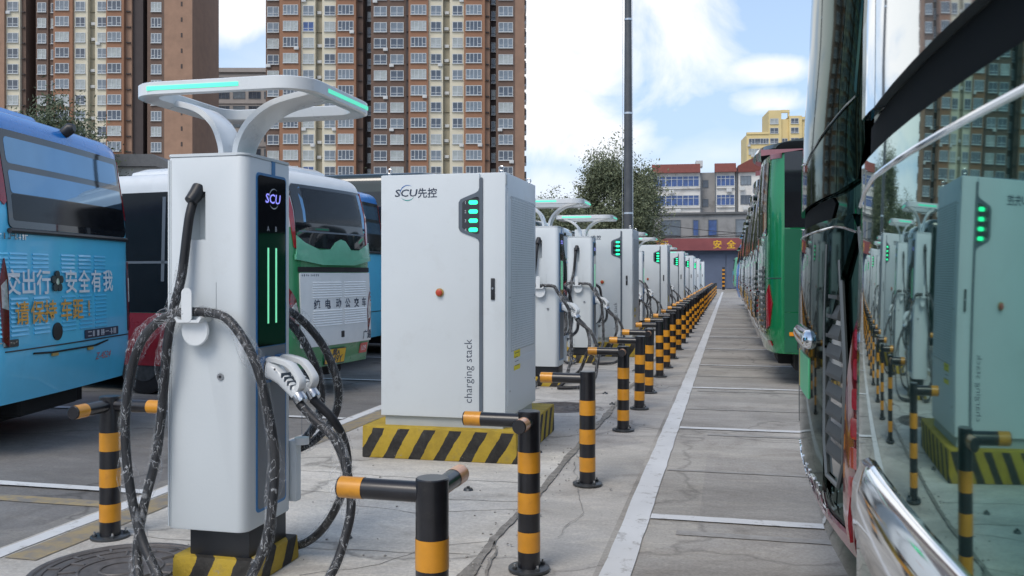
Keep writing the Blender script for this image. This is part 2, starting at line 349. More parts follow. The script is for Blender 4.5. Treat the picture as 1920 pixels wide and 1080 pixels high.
def rrect(x0, x1, y0, y1, r, n=5):
    rs = r if isinstance(r, (list, tuple)) else [r] * 4; out = []
    for (cx, cy, a0, rr) in ((x1 - rs[0], y0 + rs[0], -90, rs[0]), (x1 - rs[1], y1 - rs[1], 0, rs[1]), (x0 + rs[2], y1 - rs[2], 90, rs[2]), (x0 + rs[3], y0 + rs[3], 180, rs[3])):
        if rr < 1e-6: out.append((cx, cy)); continue
        for k in range(n + 1):
            a = R(a0 + 90 * k / n); out.append((cx + rr * math.cos(a), cy + rr * math.sin(a)))
    return out
def spline(pts, per=6):
    P_ = [Vector(p) for p in pts]; out = []
    for i in range(len(P_) - 1):
        a, b, c, d = P_[max(i - 1, 0)], P_[i], P_[i + 1], P_[min(i + 2, len(P_) - 1)]
        for k in range(per):
            t = k / per; out.append(.5 * ((2 * b) + (c - a) * t + (2 * a - 5 * b + 4 * c - d) * t * t + (3 * b - a - 3 * c + d) * t ** 3))
    out.append(P_[-1]); return out
_tc = {}
def text2d(body, size, align='CENTER', bold=0, xs=1, shear=0):
    """flat lettering as a bmesh in the XY plane, centred"""
    cu = bpy.data.curves.new('lettering', 'FONT'); cu.body = body; cu.size = size; cu.offset = bold; cu.shear = shear; cu.resolution_u = 2
    o = bpy.data.objects.new('lettering', cu); col.objects.link(o); bpy.context.view_layer.update()
    me = bpy.data.meshes.new_from_object(o.evaluated_get(bpy.context.evaluated_depsgraph_get()))
    bm = bmesh.new(); bm.from_mesh(me); bpy.data.objects.remove(o); bpy.data.curves.remove(cu); bpy.data.meshes.remove(me)
    if bm.verts:
        xs_ = [v.co.x for v in bm.verts]; ys_ = [v.co.y for v in bm.verts]
        cx = (min(xs_) + max(xs_)) / 2 if align == 'CENTER' else min(xs_); cy = (min(ys_) + max(ys_)) / 2
        for v in bm.verts: v.co.x = (v.co.x - cx) * xs; v.co.y -= cy
    return bm
def text_on(name, body, size, mat, parent, origin, ux, uy, bold=0, xs=1, shear=0):
    bm = text2d(body, size, bold=bold, xs=xs, shear=shear); o, ux, uy = Vector(origin), Vector(ux), Vector(uy)
    for v in bm.verts: v.co = o + ux * v.co.x + uy * v.co.y
    me = bpy.data.meshes.new(name); bm.to_mesh(me); bm.free(); me.materials.append(M[mat]); return link(name, me, parent)
ONES = 'first second third fourth fifth sixth seventh eighth ninth tenth eleventh twelfth thirteenth fourteenth fifteenth sixteenth seventeenth eighteenth nineteenth'.split()
def ordinal(n):
    if n < 20: return ONES[n - 1]
    t, u = divmod(n, 10); base = {2: 'twenty', 3: 'thirty', 4: 'forty'}[t]
    return {2: 'twentieth', 3: 'thirtieth', 4: 'fortieth'}[t] if u == 0 else base + '-' + ONES[u - 1]

# ================================================================ SETTING
def sheet(name, x0, x1, y0, y1, z, mat, kind='structure'):
    me = bpy.data.meshes.new(name); me.from_pydata([(x0, y0, z), (x1, y0, z), (x1, y1, z), (x0, y1, z)], [], [(0, 1, 2, 3)]); me.materials.append(M[mat])
    return tag(link(name, me), kind=kind)
sheet('ground', -900, 900, -300, 1500, 0, 'ground_concrete')
sheet('yard_pavement', -70, -3.86, -30, 86, .004, 'yard_asphalt')
sheet('charger_island_pavement', -3.86, -1.27, -30, 86, .008, 'island_concrete')
sheet('parking_pavement', -.66, 16, -30, 92, .004, 'lane_concrete')
MARK = empty('painted_markings'); tag(MARK, kind='structure')
def stripe(name, x0, x1, y0, y1, z, mat):
    """painted line with slightly ragged edges"""
    bm = bmesh.new(); n = max(2, int(max(x1 - x0, y1 - y0) / .12)); n = min(n, 420); along_y = (y1 - y0) > (x1 - x0); A, B = [], []
    for k in range(n + 1):
        t = k / n; j = lambda: rnd.uniform(-.004, .004)
        if along_y: y = y0 + (y1 - y0) * t; A.append(bm.verts.new((x0 + j(), y, z))); B.append(bm.verts.new((x1 + j(), y, z)))
        else: x = x0 + (x1 - x0) * t; A.append(bm.verts.new((x, y1 + j(), z))); B.append(bm.verts.new((x, y0 + j(), z)))
    for k in range(n): bm.faces.new((A[k], B[k], B[k + 1], A[k + 1]))
    me = bpy.data.meshes.new(name); bm.to_mesh(me); bm.free(); me.materials.append(M[mat]); return link(name, me, MARK)
stripe('lane_line', -.625, -.475, -6, 76, .012, 'line_white')
for k, y in enumerate([2.4, 5.62, 8.92, 12.1, 15.12, 18.4, 21.9, 25.2, 28.4, 31.6, 34.8, 38, 41.2, 44.4, 47.6, 50.8, 54, 57.2, 60.4, 63.6, 66.8, 70]):
    stripe('bay_line', -.470, 9, y - .055, y + .055, .012, 'line_white')
    if k < 9: stripe('faded_bay_line', -.40 + .1 * (k % 3), 8, y - .36, y - .27, .0085, 'line_old')
    if k < 9: stripe('faded_bay_line', -.46, 8, y + 1.25 + .1 * (k % 2), y + 1.30 + .1 * (k % 2), .0085, 'line_old')
stripe('yard_line', -3.83, -3.72, -6, 76, .0125, 'line_white')
for k in range(16):
    y = 5.42 + 3.22 * k
    stripe('yard_bay_line', -12, -3.84, y - .05, y + .05, .0165, 'line_white')
stripe('faded_yellow_line', -10, -3.9, 5.02, 5.16, .0085, 'line_yellow_old')
stripe('faded_yellow_line', -3.70, -3.5, 4, 30, .0125, 'line_yellow_old')
# broken seam between the island slab and the parking slab, with loose crumbs
bm = bmesh.new(); A, B = [], []; y = 1.5
while y < 60:
    st = .05 if y < 14 else .4; w0 = .02 + .05 * abs(mnoise.noise((y * 1.3, 3, 0))); cx = -1.27 + .05 * mnoise.noise((y * .9, 0, 0)) + .015 * mnoise.noise((y * 9, 1, 0))
    A.append(bm.verts.new((cx - w0, y, .0095))); B.append(bm.verts.new((cx + w0, y, .0095))); y += st
for k in range(len(A) - 1): bm.faces.new((A[k], B[k], B[k + 1], A[k + 1]))
me = bpy.data.meshes.new('pavement_seam'); bm.to_mesh(me); bm.free(); P('seam_dirt', (.235, .222, .20), .95, var=.35, vscale=14, bump=.8, bscale=60); me.materials.append(M['seam_dirt']); tag(link('pavement_seam', me), kind='structure')
b = MB()
for k in range(520):
    y = 2 + 12 * rnd.random() ** 1.3; x = -1.27 + rnd.gauss(0, .07); s_ = rnd.uniform(.003, .011)
    if rnd.random() < .3: x = rnd.uniform(-3.6, -.8)
    r_ = bmesh.ops.create_icosphere(b.bm, subdivisions=1, radius=s_, matrix=Matrix.Translation((x, y, .009 + s_ * .35)) @ Matrix.Diagonal((1, rnd.uniform(.6, 1.3), .6, 1)))
tag(b.build('gravel', 'concrete_lump'), 'loose concrete crumbs scattered along the broken pavement seam', 'gravel', kind='stuff')
# joints and cracks across the slabs
def crack(pts, w0, mat='seam_dirt', z=.0095):
    bm = bmesh.new(); sp = []
    for i in range(len(pts) - 1):
        a, c = Vector(pts[i]), Vector(pts[i + 1]); n = max(2, int((c - a).length / .04))
        for k in range(n):
            t = k / n; q = a.lerp(c, t); sp.append((q.x + .022 * mnoise.noise((q.x * 6, q.y * 6, 1)), q.y + .022 * mnoise.noise((q.x * 6, q.y * 6, 7))))
    A, B = [], []
    for i, q in enumerate(sp):
        p2 = sp[min(i + 1, len(sp) - 1)]; p1 = sp[max(i - 1, 0)]; d = Vector((p2[0] - p1[0], p2[1] - p1[1])); d = d.normalized() if d.length > 0 else Vector((1, 0)); n = Vector((-d.y, d.x)) * w0 * .75 * (.3 + abs(mnoise.noise((q[0] * 8, q[1] * 8, 2)))) * .5
        A.append(bm.verts.new((q[0] - n.x, q[1] - n.y, z))); B.append(bm.verts.new((q[0] + n.x, q[1] + n.y, z)))
    for k in range(len(A) - 1): bm.faces.new((A[k], B[k], B[k + 1], A[k + 1]))
    me = bpy.data.meshes.new('pavement_crack'); bm.to_mesh(me); bm.free(); me.materials.append(M[mat]); tag(link('pavement_crack', me), kind='structure')
for y in (4.55, 5.75, 6.35, 9.3, 9.75, 12.6, 15.9, 18.8, 22): crack([(-3.84, y + rnd.uniform(-.05, .05)), (-2.4, y + rnd.uniform(-.08, .08)), (-1.3, y + rnd.uniform(-.1, .1))], .022)
crack([(-1.27, 4.9), (-1.6, 4.7), (-1.75, 4.35), (-2.1, 4.1)], .02); crack([(-1.26, 4.9), (-1.15, 4.2), (-1.3, 3.2)], .03); crack([(-1.28, 5.6), (-1.9, 5.35), (-2.6, 5.5)], .016)
crack([(-.66, 8.4), (-1.26, 8.35)], .03); crack([(-.64, 8.45), (3, 8.5)], .014, z=.0055); crack([(-1.2, 7.1), (-.9, 5.6), (-.95, 5.0)], .01); crack([(-4, 6.4), (-6, 7.4), (-9, 8.2)], .015, z=.0055); crack([(-4, 9.9), (-9, 10.4)], .02, z=.0055)
crack([(.0, 4.6), (1.2, 4.9), (4, 4.7)], .012, z=.0055)

# ---------------------------------------------------------------- manhole covers and anchor stubs
def manhole(x, y, r, label):
    t = empty('manhole_cover', (x, y, .008)); tag(t, label, 'manhole')
    b = MB(); n = 40
    prof = [(r * 1.10, .002), (r * 1.08, .010), (r * 1.02, .010), (r, .004)]
    for i in range(len(prof) - 1):
        for k in range(n):
            a0, a1 = 2 * math.pi * k / n, 2 * math.pi * (k + 1) / n; (r0, z0), (r1, z1) = prof[i], prof[i + 1]
            b.bm.faces.new([b.bm.verts.new(v) for v in ((r0 * math.cos(a0), r0 * math.sin(a0), z0), (r0 * math.cos(a1), r0 * math.sin(a1), z0), (r1 * math.cos(a1), r1 * math.sin(a1), z1), (r1 * math.cos(a0), r1 * math.sin(a0), z1))])
    b.build('rim', 'manhole_iron', t)
    b = MB(); b.prism([(r * .985 * math.cos(2 * math.pi * k / n), r * .985 * math.sin(2 * math.pi * k / n)) for k in range(n)], 2, -.01, .005); b.build('lid', 'manhole_iron', t)
    b = MB()
    for rr in (.25, .5, .74, .92):
        b.tube([(r * rr * math.cos(2 * math.pi * k / 32), r * rr * math.sin(2 * math.pi * k / 32), .006) for k in range(33)], .007, 5, False)
    for k in range(24):
        a = 2 * math.pi * k / 24; q0, q1 = (.76, .90) if k % 2 else (.53, .72)
        b.tube([(r * q0 * math.cos(a), r * q0 * math.sin(a), .006), (r * q1 * math.cos(a), r * q1 * math.sin(a), .006)], .009, 5)
    b.build('raised_pattern', 'manhole_iron', t)
manhole(-2.98, 3.98, .40, 'large round iron manhole cover beside the nearest charging post')
manhole(-1.83, 9.95, .36, 'round iron manhole cover behind the nearest charging cabinet')
STUB = None
for k_, (x, y) in enumerate(((-2.1, 4.75), (-1.86, 5.55), (-1.75, 6.0), (-1.55, 7.4), (-1.3, 10.3), (-1.5, 11.2), (-1.35, 12.4), (-1.42, 13.9))):
    if STUB is None:
        b = MB(); b.tube([(0, 0, 0), (0, 0, .014)], [.035, .028], 12); b.tube([(0, 0, .014), (0, 0, .026)], .012, 6); STUB = b.mesh('anchor_stub', 'dark_steel')
    o = link('anchor_stub', STUB, None, (x, y, .0095)); tag(o, 'small dark iron anchor stub in the island concrete, %s from the camera' % ordinal(k_ + 1), 'anchor', 'anchor stubs in the island')

# ---------------------------------------------------------------- buildings
_winmesh = {}
def win_meshes(wd, ht, n, style):
    key = (round(wd, 2), round(ht, 2), n, style)
    if key not in _winmesh:
        b = MB(); f = .10 if style == 'tower' else .07; d = .10
        b.box((-wd / 2, -d, -ht / 2), (wd / 2, 0, -ht / 2 + f)); b.box((-wd / 2, -d, ht / 2 - f), (wd / 2, 0, ht / 2))
        for k in range(n + 1):
            x = -wd / 2 + (wd - f) * k / n; b.box((x, -d + .002, -ht / 2 + f), (x + f, -.002, ht / 2 - f))
        if style == 'tower':
            for k in (0, n - 1): x = -wd / 2 + (wd - f) * k / n; b.box((x + f, -d + .02, -ht * .22), (x + (wd - f) / n, -.02, -ht * .22 + .08))
            b.box((-wd / 2 - .06, -d - .16, -ht / 2 - .09), (wd / 2 + .06, 0, -ht / 2 - .002))
        if style == 'flat': b.box((-wd / 2 + f, -d + .02, ht * .18), (wd / 2 - f, -.02, ht * .18 + .06))
        fr = b.mesh('window', 'frame_white' if style != 'dark' else 'frame_dark', 0)
        panes = []
        for m in ('pane_dark', 'pane_mid', 'pane_pale', 'pane_blue'):
            b = MB(); b.box((-wd / 2 + .02, -.05, -ht / 2 + .02), (wd / 2 - .02, -.03, ht / 2 - .02)); panes.append(b.mesh('pane', m, 0))
        _winmesh[key] = (fr, panes)
    return _winmesh[key]
def window(parent, x, y, z, wd, ht, n, style='tower', wts=(4, 4, 2, 0)):
    fr, panes = win_meshes(wd, ht, n, style); o = link('window', fr, parent, (x, y, z)); link('pane', rnd.choices(panes, wts)[0], o); return o
_ac = []
def ac_unit(parent, x, y, z):
    if not _ac:
        b = MB(); b.box((-.4, -.55, -.28), (.4, -.2, .28), .03); b.tube([(.05, -.56, 0), (.05, -.53, 0)], .2, 12); _ac.append(b.mesh('air_conditioner', 'ac_white'))
    link('air_conditioner', _ac[0], parent, (x, y, z))
def tower(name, label, px0, d, cols, zt, zwin0, zwin1, pitch, tilt, phase, endcol=None):
    """cols: (width m, depth offset, wall material, [(centre, width, panes)], shaft?) from left to right; facade faces local -Y"""
    th = R(YAW); r = (px0 - 960) / 1700 * d; X0 = r * math.cos(th) - d * math.sin(th); Y0 = r * math.sin(th) + d * math.cos(th)
    t = empty(name, (X0, Y0, 0), R(YAW + tilt)); tag(t, label, 'building'); x = 0
    for (wd, off, mat, wins, extra) in cols:
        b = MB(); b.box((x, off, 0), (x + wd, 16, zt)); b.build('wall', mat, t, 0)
        k = 0; z = zwin0 + phase
        while z < zwin1:
            for (cx, ww, n) in wins:
                window(t, x + cx, off - .002, z, ww, 1.75, n, 'tower', (4, 4, 3, .35))
                if ww > 1.2 and rnd.random() < .13: ac_unit(t, x + cx + rnd.choice((-.5, .5)) * ww * .8, off + .18, z - 1.15)
            if extra == 'ac':
                if rnd.random() < .75: ac_unit(t, x + wd / 2 + rnd.uniform(-.1, .1), off + .15, z - .3 + rnd.uniform(-.2, .2))
                b = MB(); b.box((x + .05, off - .25, z - .75), (x + wd - .05, off - .002, z - .66)); b.build('shelf', 'shaft_tan', t, 0)
            if extra == 'pipe':
                b = MB(); b.box((x + .2, off - .35, z - 1.0), (x + wd - .1, off - .002, z - .8)); b.build('bracket', 'brick_dark', t, 0)
            z += pitch
        x += wd
    b = MB(); b.box((-.3, .3, zt), (x + .3, 15.5, zt + 1.1)); b.build('roof', 'roof_grey', t, 0)
    return t, x
m_ = 163 / 1700
def cw(a, b_): return (b_ - a) * m_
towerB = [
    (cw(495, 524), 1.2, 'brick_brown', [(1.35, 2.1, 2)], None), (cw(524, 563), 0, 'brick_orange', [(2.0, 2.7, 4)], None), (cw(563, 590), .5, 'cream', [(1.35, 2.0, 2)], None),
    (cw(590, 603), 1.6, 'shaft_tan', [], 'ac'), (cw(603, 630), .5, 'cream', [(1.4, 2.0, 2)], None), (cw(630, 667), 0, 'brick_orange', [(1.75, 2.8, 4)], None),
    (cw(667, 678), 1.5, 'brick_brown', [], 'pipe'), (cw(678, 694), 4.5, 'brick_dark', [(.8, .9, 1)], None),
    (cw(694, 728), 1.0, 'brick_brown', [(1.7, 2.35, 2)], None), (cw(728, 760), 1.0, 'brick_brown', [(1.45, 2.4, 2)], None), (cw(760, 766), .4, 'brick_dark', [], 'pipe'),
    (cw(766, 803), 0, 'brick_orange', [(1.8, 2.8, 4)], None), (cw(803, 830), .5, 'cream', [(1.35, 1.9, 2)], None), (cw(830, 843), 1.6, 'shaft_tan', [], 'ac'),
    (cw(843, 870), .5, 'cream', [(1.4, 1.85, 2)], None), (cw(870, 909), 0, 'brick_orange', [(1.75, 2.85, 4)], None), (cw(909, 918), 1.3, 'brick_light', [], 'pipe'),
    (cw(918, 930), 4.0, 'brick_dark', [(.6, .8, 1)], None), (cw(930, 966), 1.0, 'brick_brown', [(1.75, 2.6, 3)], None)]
tB, xe = tower('apartment_tower', 'brown and cream apartment tower with sky on both sides, behind the nearest charging cabinet', 495, 163, towerB, 66, 14, 58, 2.9, 0, .15)
b = MB(); b.prism([(xe, 1.002), (xe + 1.7, 1.6), (xe + 1.9, 15), (xe, 16)], 2, 0, 66); b.build('wall', 'brick_light', tB, 0)
for k in range(16):
    b = MB(); b.box((xe + 1.70, 6, 13.2 + 2.9 * k), (xe + 2.12, 9, 14.7 + 2.9 * k)); b.build('bay_window', 'frame_white', tB, 0)
    b = MB(); b.box((xe + 1.66, 2.6, 13.2 + 2.9 * k), (xe + 1.95, 3.9, 14.3 + 2.9 * k)); b.build('grille', 'brick_dark', tB, 0)
m_ = 165 / 1700
towerA = [
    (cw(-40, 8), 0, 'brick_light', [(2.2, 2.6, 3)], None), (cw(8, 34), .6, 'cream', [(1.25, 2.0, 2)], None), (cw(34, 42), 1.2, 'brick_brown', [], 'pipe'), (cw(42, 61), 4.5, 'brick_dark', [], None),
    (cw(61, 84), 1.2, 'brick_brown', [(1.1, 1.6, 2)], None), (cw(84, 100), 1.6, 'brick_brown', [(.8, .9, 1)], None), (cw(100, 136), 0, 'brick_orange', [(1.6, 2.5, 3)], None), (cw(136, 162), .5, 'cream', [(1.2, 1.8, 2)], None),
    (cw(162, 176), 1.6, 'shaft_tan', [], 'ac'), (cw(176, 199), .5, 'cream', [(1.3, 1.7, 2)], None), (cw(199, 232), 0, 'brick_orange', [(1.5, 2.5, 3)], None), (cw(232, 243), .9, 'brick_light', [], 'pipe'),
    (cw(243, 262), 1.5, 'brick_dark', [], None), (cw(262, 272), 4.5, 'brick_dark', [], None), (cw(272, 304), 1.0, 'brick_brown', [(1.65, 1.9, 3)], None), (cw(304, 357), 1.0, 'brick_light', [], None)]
tA, xa = tower('apartment_tower', 'brown and cream apartment tower with a plain brick corner, above the light blue bus', -40, 165, towerA, 66, 14, 58, 2.85, 0, 2.1)
for k in range(16):
    b = MB(); b.box((xa - 2.1, .95, 13.4 + 2.85 * k), (xa - 1.8, 1.002, 14.2 + 2.85 * k)); b.build('vent', 'brick_dark', tA, 0)
# pale slab block far behind, between the towers
def px_world(px, d):
    th = R(YAW); r = (px - 960) / 1700 * d; return (r * math.cos(th) - d * math.sin(th), r * math.sin(th) + d * math.cos(th), 0)
tS = empty('apartment_block', px_world(340, 215), R(YAW)); tag(tS, 'pale concrete flat-roofed block far behind, between the two brown towers', 'building')
b = MB(); b.box((0, 0, 0), (24, 14, 49.2)); b.build('wall', 'concrete_far', tS, 0); b = MB(); b.box((-.4, -.5, 49.2), (24.4, 14, 50.2)); b.build('roof', 'concrete_far', tS, 0)
for k in range(9):
    for c_ in range(6): window(tS, 2.6 + 3.7 * c_, -.002, 47.2 - 3.4 * k, 2.9, 1.7, 3, 'dark', (3, 2, 0, 0))
    b = MB(); b.box((0, -.25, 45.2 - 3.4 * k), (24, -.002, 45.5 - 3.4 * k)); b.build('ledge', 'concrete_far', tS, 0)
# low white house with a hipped roof
tH = empty('low_house', px_world(200, 60), R(YAW)); tag(tH, 'low white house with a grey pitched roof behind the buses', 'house')
b = MB(); b.box((0, 0, 0), (5.0, 6, 8.55)); b.build('wall', 'wall_white', tH, 0)
b = MB(); b.prism([(-.3, 8.55), (3.4, 8.55), (5.6, 7.9), (5.6, 8.1), (3.2, 9.35), (-.3, 9.35)], 1, -.5, 6.2); b.build('roof', 'roof_grey', tH, 0)
for c_ in range(4): window(tH, 1.1 + .62 * c_, -.002, 7.75, .45, .5, 1, 'dark', (4, 1, 0, 0))
# apartment block at the end of the lane
def rotz_face(): return R(YAW * .35)
tE = empty('apartment_block', px_world(1222, 141), R(4)); tag(tE, 'white five-storey apartment block with blue windows and red roof edges, at the lane end', 'building')
sx = 141 / 1700 / math.cos(R(9.5))
def ex(px): return (px - 1222) * sx
for (a, c_, off, mat) in ((1222, 1310, 0, 'wall_white'), (1310, 1338, 1.4, 'wall_grey'), (1338, 1372, 0, 'wall_white'), (1372, 1378, .8, 'wall_grey'), (1378, 1445, 0, 'wall_white')):
    b = MB(); b.box((ex(a), off, 0), (ex(c_), 12, 17.2)); b.build('wall', mat, tE, 0)
for (a, c_) in ((1222, 1310), (1336, 1374)):
    b = MB(); b.prism([(-.7, 17.05), (.5, 18.5), (1.0, 18.5), (1.0, 17.05)], 0, ex(a), ex(c_)); b.build('roof', 'roof_red', tE, 0)
b = MB(); b.prism([(ex(1377), 17.0), (ex(1445), 17.0), (ex(1445), 18.2), (ex(1408), 19.3), (ex(1377), 18.0)], 1, -.5, 11); b.build('roof', 'roof_red', tE, 0)
for f in range(4):
    z = 15.75 - 2.95 * f; wt = (1, 2, 1, 7) if f < 2 else (2, 4, 5, 0)
    window(tE, ex(1236), -.002, z, 1.9, 1.65, 2, 'flat', wt); window(tE, ex(1263), -.002, z, 2.6, 1.65, 3, 'flat', wt); window(tE, ex(1293), -.002, z, 2.5, 1.65, 3, 'flat', wt)
    window(tE, ex(1355), -.002, z, 2.7, 1.65, 4, 'flat', (0, 1, 1, 7) if f < 2 else wt); window(tE, ex(1391), -.002, z, 1.6, 1.4, 3, 'dark', (3, 3, 1, 0)); window(tE, ex(1424), -.002, z, 1.2, 1.4, 2, 'dark', (3, 3, 1, 0)); window(tE, ex(1320), 1.398, z - .3, .9, 1.2, 1, 'dark', (3, 1, 0, 0))
    b = MB(); b.box((ex(1223), -.35, z - 1.15), (ex(1309), -.002, z - .95)); b.box((ex(1339), -.35, z - 1.15), (ex(1371), -.002, z - .95)); b.build('ledge', 'wall_white', tE, 0)
    ac_unit(tE, ex(1258 + 12 * f), -.1, z - 1.6); ac_unit(tE, ex(1384 + 6 * (f % 2)), -.1, z - 1.3); ac_unit(tE, ex(1361), -.1, z - 1.5) if f != 1 else None
for pxp in (1311, 1337, 1375):
    b = MB(); b.tube([(ex(pxp), -.1, 6), (ex(pxp), -.1, 17)], .07, 6); b.build('drainpipe', 'frame_dark', tE)
b = MB(); b.box((ex(1303), 3, 18.4), (ex(1316), 6, 19.3)); b.build('water_tank', 'ac_white', tE)
# yellow tower behind
tY = empty('apartment_tower', px_world(1400, 264), R(7)); tag(tY, 'yellow apartment tower with open roof frames, behind the green coaches', 'building')
q = 264 / 1700 / math.cos(R(6.5))
for (a, c_, zt) in ((0, 40, 42.0), (40, 63, 48.9), (63, 77, 46.4), (77, 100, 47.2), (100, 125, 46.2)):
    b = MB(); b.box((a * q, 0 if a in (0, 40, 77) else .8, 0), (c_ * q, 12, zt)); b.build('wall', 'wall_yellow', tY, 0)
b = MB(); b.box((63 * q, .2, 48.2), (78 * q, 1, 49.0)); b.box((77 * q - .3, .3, 47), (78 * q, 1, 48.2)); b.box((0, -.3, 42.0), (40 * q, 1, 42.6)); b.box((100 * q, .1, 46.2), (120 * q, .5, 46.9)); b.build('roof_frame', 'wall_yellow', tY, 0)
b = MB(); b.box((-.4, -.5, 32.6), (1.0, 2, 33.2)); b.build('cornice', 'wall_yellow', tY, 0)
for f in range(9):
    z = 40 - 3.0 * f
    for cx, ww, n, o in ((12, 2.6, 3, 0), (30, 3.2, 4, 0), (50, 2.4, 2, 0), (70, 1.6, 2, .8), (87, 2.2, 2, 0), (110, 2.4, 2, .8)): window(tY, cx * q, o - .002, z, ww, 1.6, n, 'tower', (5, 3, 1, 0))
    if f < 2:
        for cx, ww, n, o in ((50, 2.4, 2, 0), (87, 2.2, 2, 0)): window(tY, cx * q, o - .002, 43 + 3 * f - (0 if f == 0 else .3), ww, 1.6, n, 'tower', (5, 3, 1, 0))
    ac_unit(tY, 4 * q + (f % 3) * 6 * q, -.1, z - 1.3)
# depot gate building closing the lane: grey upper storey, red banner, blue gates
tG = empty('depot_gatehouse', (0, 90, 0)); tag(tG, 'grey depot gatehouse with blue gates closing the end of the lane', 'building')
b = MB(); b.box((-17, 0, 3.85), (-9.5, 8, 6.6)); b.box((-9.5, 0, 3.85), (9, 8, 7.25)); b.build('wall', 'wall_grey', tG, 0)
b = MB(); b.box((-17.3, -.25, 7.25), (9.2, 8.3, 7.45)); b.build('roof', 'roof_grey', tG, 0)
b = MB(); b.box((-17, .6, 0), (9, 8, 3.85)); b.build('gate_wall', 'gate_blue', tG, 0)
for k in range(9):
    b = MB(); b.box((-15.9 + 2.6 * k, .52, .05), (-13.4 + 2.6 * k, .60, 3.4), .01); b.build('gate_leaf', 'gate_blue', tG, 0)
for x_, ww in ((-5.6, 1.9), (-3.2, .6), (-1.6, .9), (1.55, 2.0), (4.6, 1.6), (-8.3, 1.6), (-12, 1.7)):
    window(tG, x_, -.002, 5.95, ww, 1.6, 2 if ww > 1 else 1, 'dark', (3, 3, 1, 1))
bn = MB().box((-16, -.30, 3.75), (6, -.16, 4.92)).build('lettering_banner', 'banner_red', None, 0); bn.location = (0, 90, 0); tag(bn, 'long red banner with yellow characters hung across the depot gatehouse', 'banner')
for body, x_ in (('车', -7.9), ('辆', -7.1), ('行', -6.25), ('安', -1.15), ('全', .15), ('是', 1.45)):
    text_on('lettering', body, .85, 'plate_yellow', bn, (x_, -.302, 4.33), (1, 0, 0), (0, 0, 1), bold=.02)
for k, (x0, z0, x1, z1, s_) in enumerate(((-17, 6.6, 9, 5.6, 1.0), (-17, 5.2, 9, 6.4, .8), (-12, 7.2, 8, 5.0, .5))):
    o = MB().tube([(x0 + (x1 - x0) * i / 20, -1.2 - .3 * k, z0 + (z1 - z0) * i / 20 - s_ * math.sin(math.pi * i / 20)) for i in range(21)], .03, 5).build('overhead_wire', 'rubber'); o.location = (0, 90, 0)
    tag(o, 'thin dark wire across the grey gatehouse, ' + ('highest at its outer end', 'sloping up towards the coaches', 'short one sloping steeply down')[k], 'wire', 'wires across the gatehouse')

# ---------------------------------------------------------------- trees
def tree(name, label, loc, h, rx, trunk_r, n, seed, mat='leaf', zc=.58, size=.16, lean=0):
    rg = random.Random(seed); t = empty(name, loc); tag(t, label, 'tree'); b = MB()
    tips = []
    b.tube([(0, 0, 0), (.1, 0, h * .3), (.05, .1, h * .62), (0, 0, h * .9)], [trunk_r, trunk_r * .8, trunk_r * .5, trunk_r * .12], 9)
    for k in range(34):
        a = k * 2.4 + rg.uniform(-.4, .4); f = rg.uniform(.22, .86); z0 = h * f * .85; L_ = rx * (1.05 - .75 * abs(f - .45)) * rg.uniform(.6, 1.1)
        p1 = Vector((.05, 0, z0)); p2 = p1 + Vector((math.cos(a) * L_ * .5, math.sin(a) * L_ * .5, L_ * .55)); p3 = p1 + Vector((math.cos(a) * L_, math.sin(a) * L_, L_ * rg.uniform(.55, .95)))
        b.tube([p1, p2, p3], [trunk_r * .32, trunk_r * .2, trunk_r * .05], 5); tips += [p2.lerp(p3, .3), p2.lerp(p3, .7), p3, p3 + Vector((0, 0, .3))]
    tips += [Vector((rg.uniform(-.3, .3), rg.uniform(-.3, .3), h * f)) for f in (.8, .86, .9, .95, .98)]
    b.build('trunk', 'bark', t)
    vs, fs = [], []; cl = []
    for p in tips:
        for _ in range(3): cl.append((p + Vector((rg.gauss(0, rx * .16), rg.gauss(0, rx * .16), rg.gauss(0, rx * .16))), rg.uniform(.5, 1.25) * rx * .17))
    for _ in range(n):
        c_, s_ = rg.choice(cl); p = c_ + Vector((rg.gauss(0, s_), rg.gauss(0, s_), rg.gauss(0, s_ * 1.1)))
        if p.z < h * .14: continue
        d = Vector((rg.gauss(0, 1), rg.gauss(0, 1), rg.gauss(-.3, .8))).normalized(); e = d.cross(Vector((rg.gauss(0, 1), rg.gauss(0, 1), rg.gauss(0, 1)))).normalized(); q = size * rg.uniform(.6, 1.4)
        i = len(vs); vs += [p - d * q, p + e * q * .38, p + d * q, p - e * q * .38]; fs.append((i, i + 1, i + 2, i + 3))
    me = bpy.data.meshes.new('crown'); me.from_pydata(vs, [], fs); me.materials.append(M[mat]); link('crown', me, t)
    return t
tree('poplar_tree', 'tall bushy green tree behind the grey lamp mast', px_world(1158, 74), 10.9, 3.05, .28, 52000, 3, 'leaf', size=.12)
tree('small_tree', 'smaller green tree peeking behind the nearest charging cabinet and its next post', px_world(1040, 66), 7.1, 2.0, .16, 14000, 5, 'leaf', size=.10)
tree('dark_tree', 'dark green tree behind the light blue bus in front of the tower', px_world(92, 58), 12.6, 3.4, .26, 34000, 9, 'leaf_dark', size=.12)
tree('low_tree', 'low tree just above the roof of the white and green bus', px_world(668, 100), 12.4, 2.2, .2, 6000, 12, 'leaf_dark', size=.18)
tree('low_tree', 'low tree above the nearest charging cabinet in front of the tower', px_world(758, 104), 12.2, 1.9, .2, 5000, 13, 'leaf_dark', size=.18)

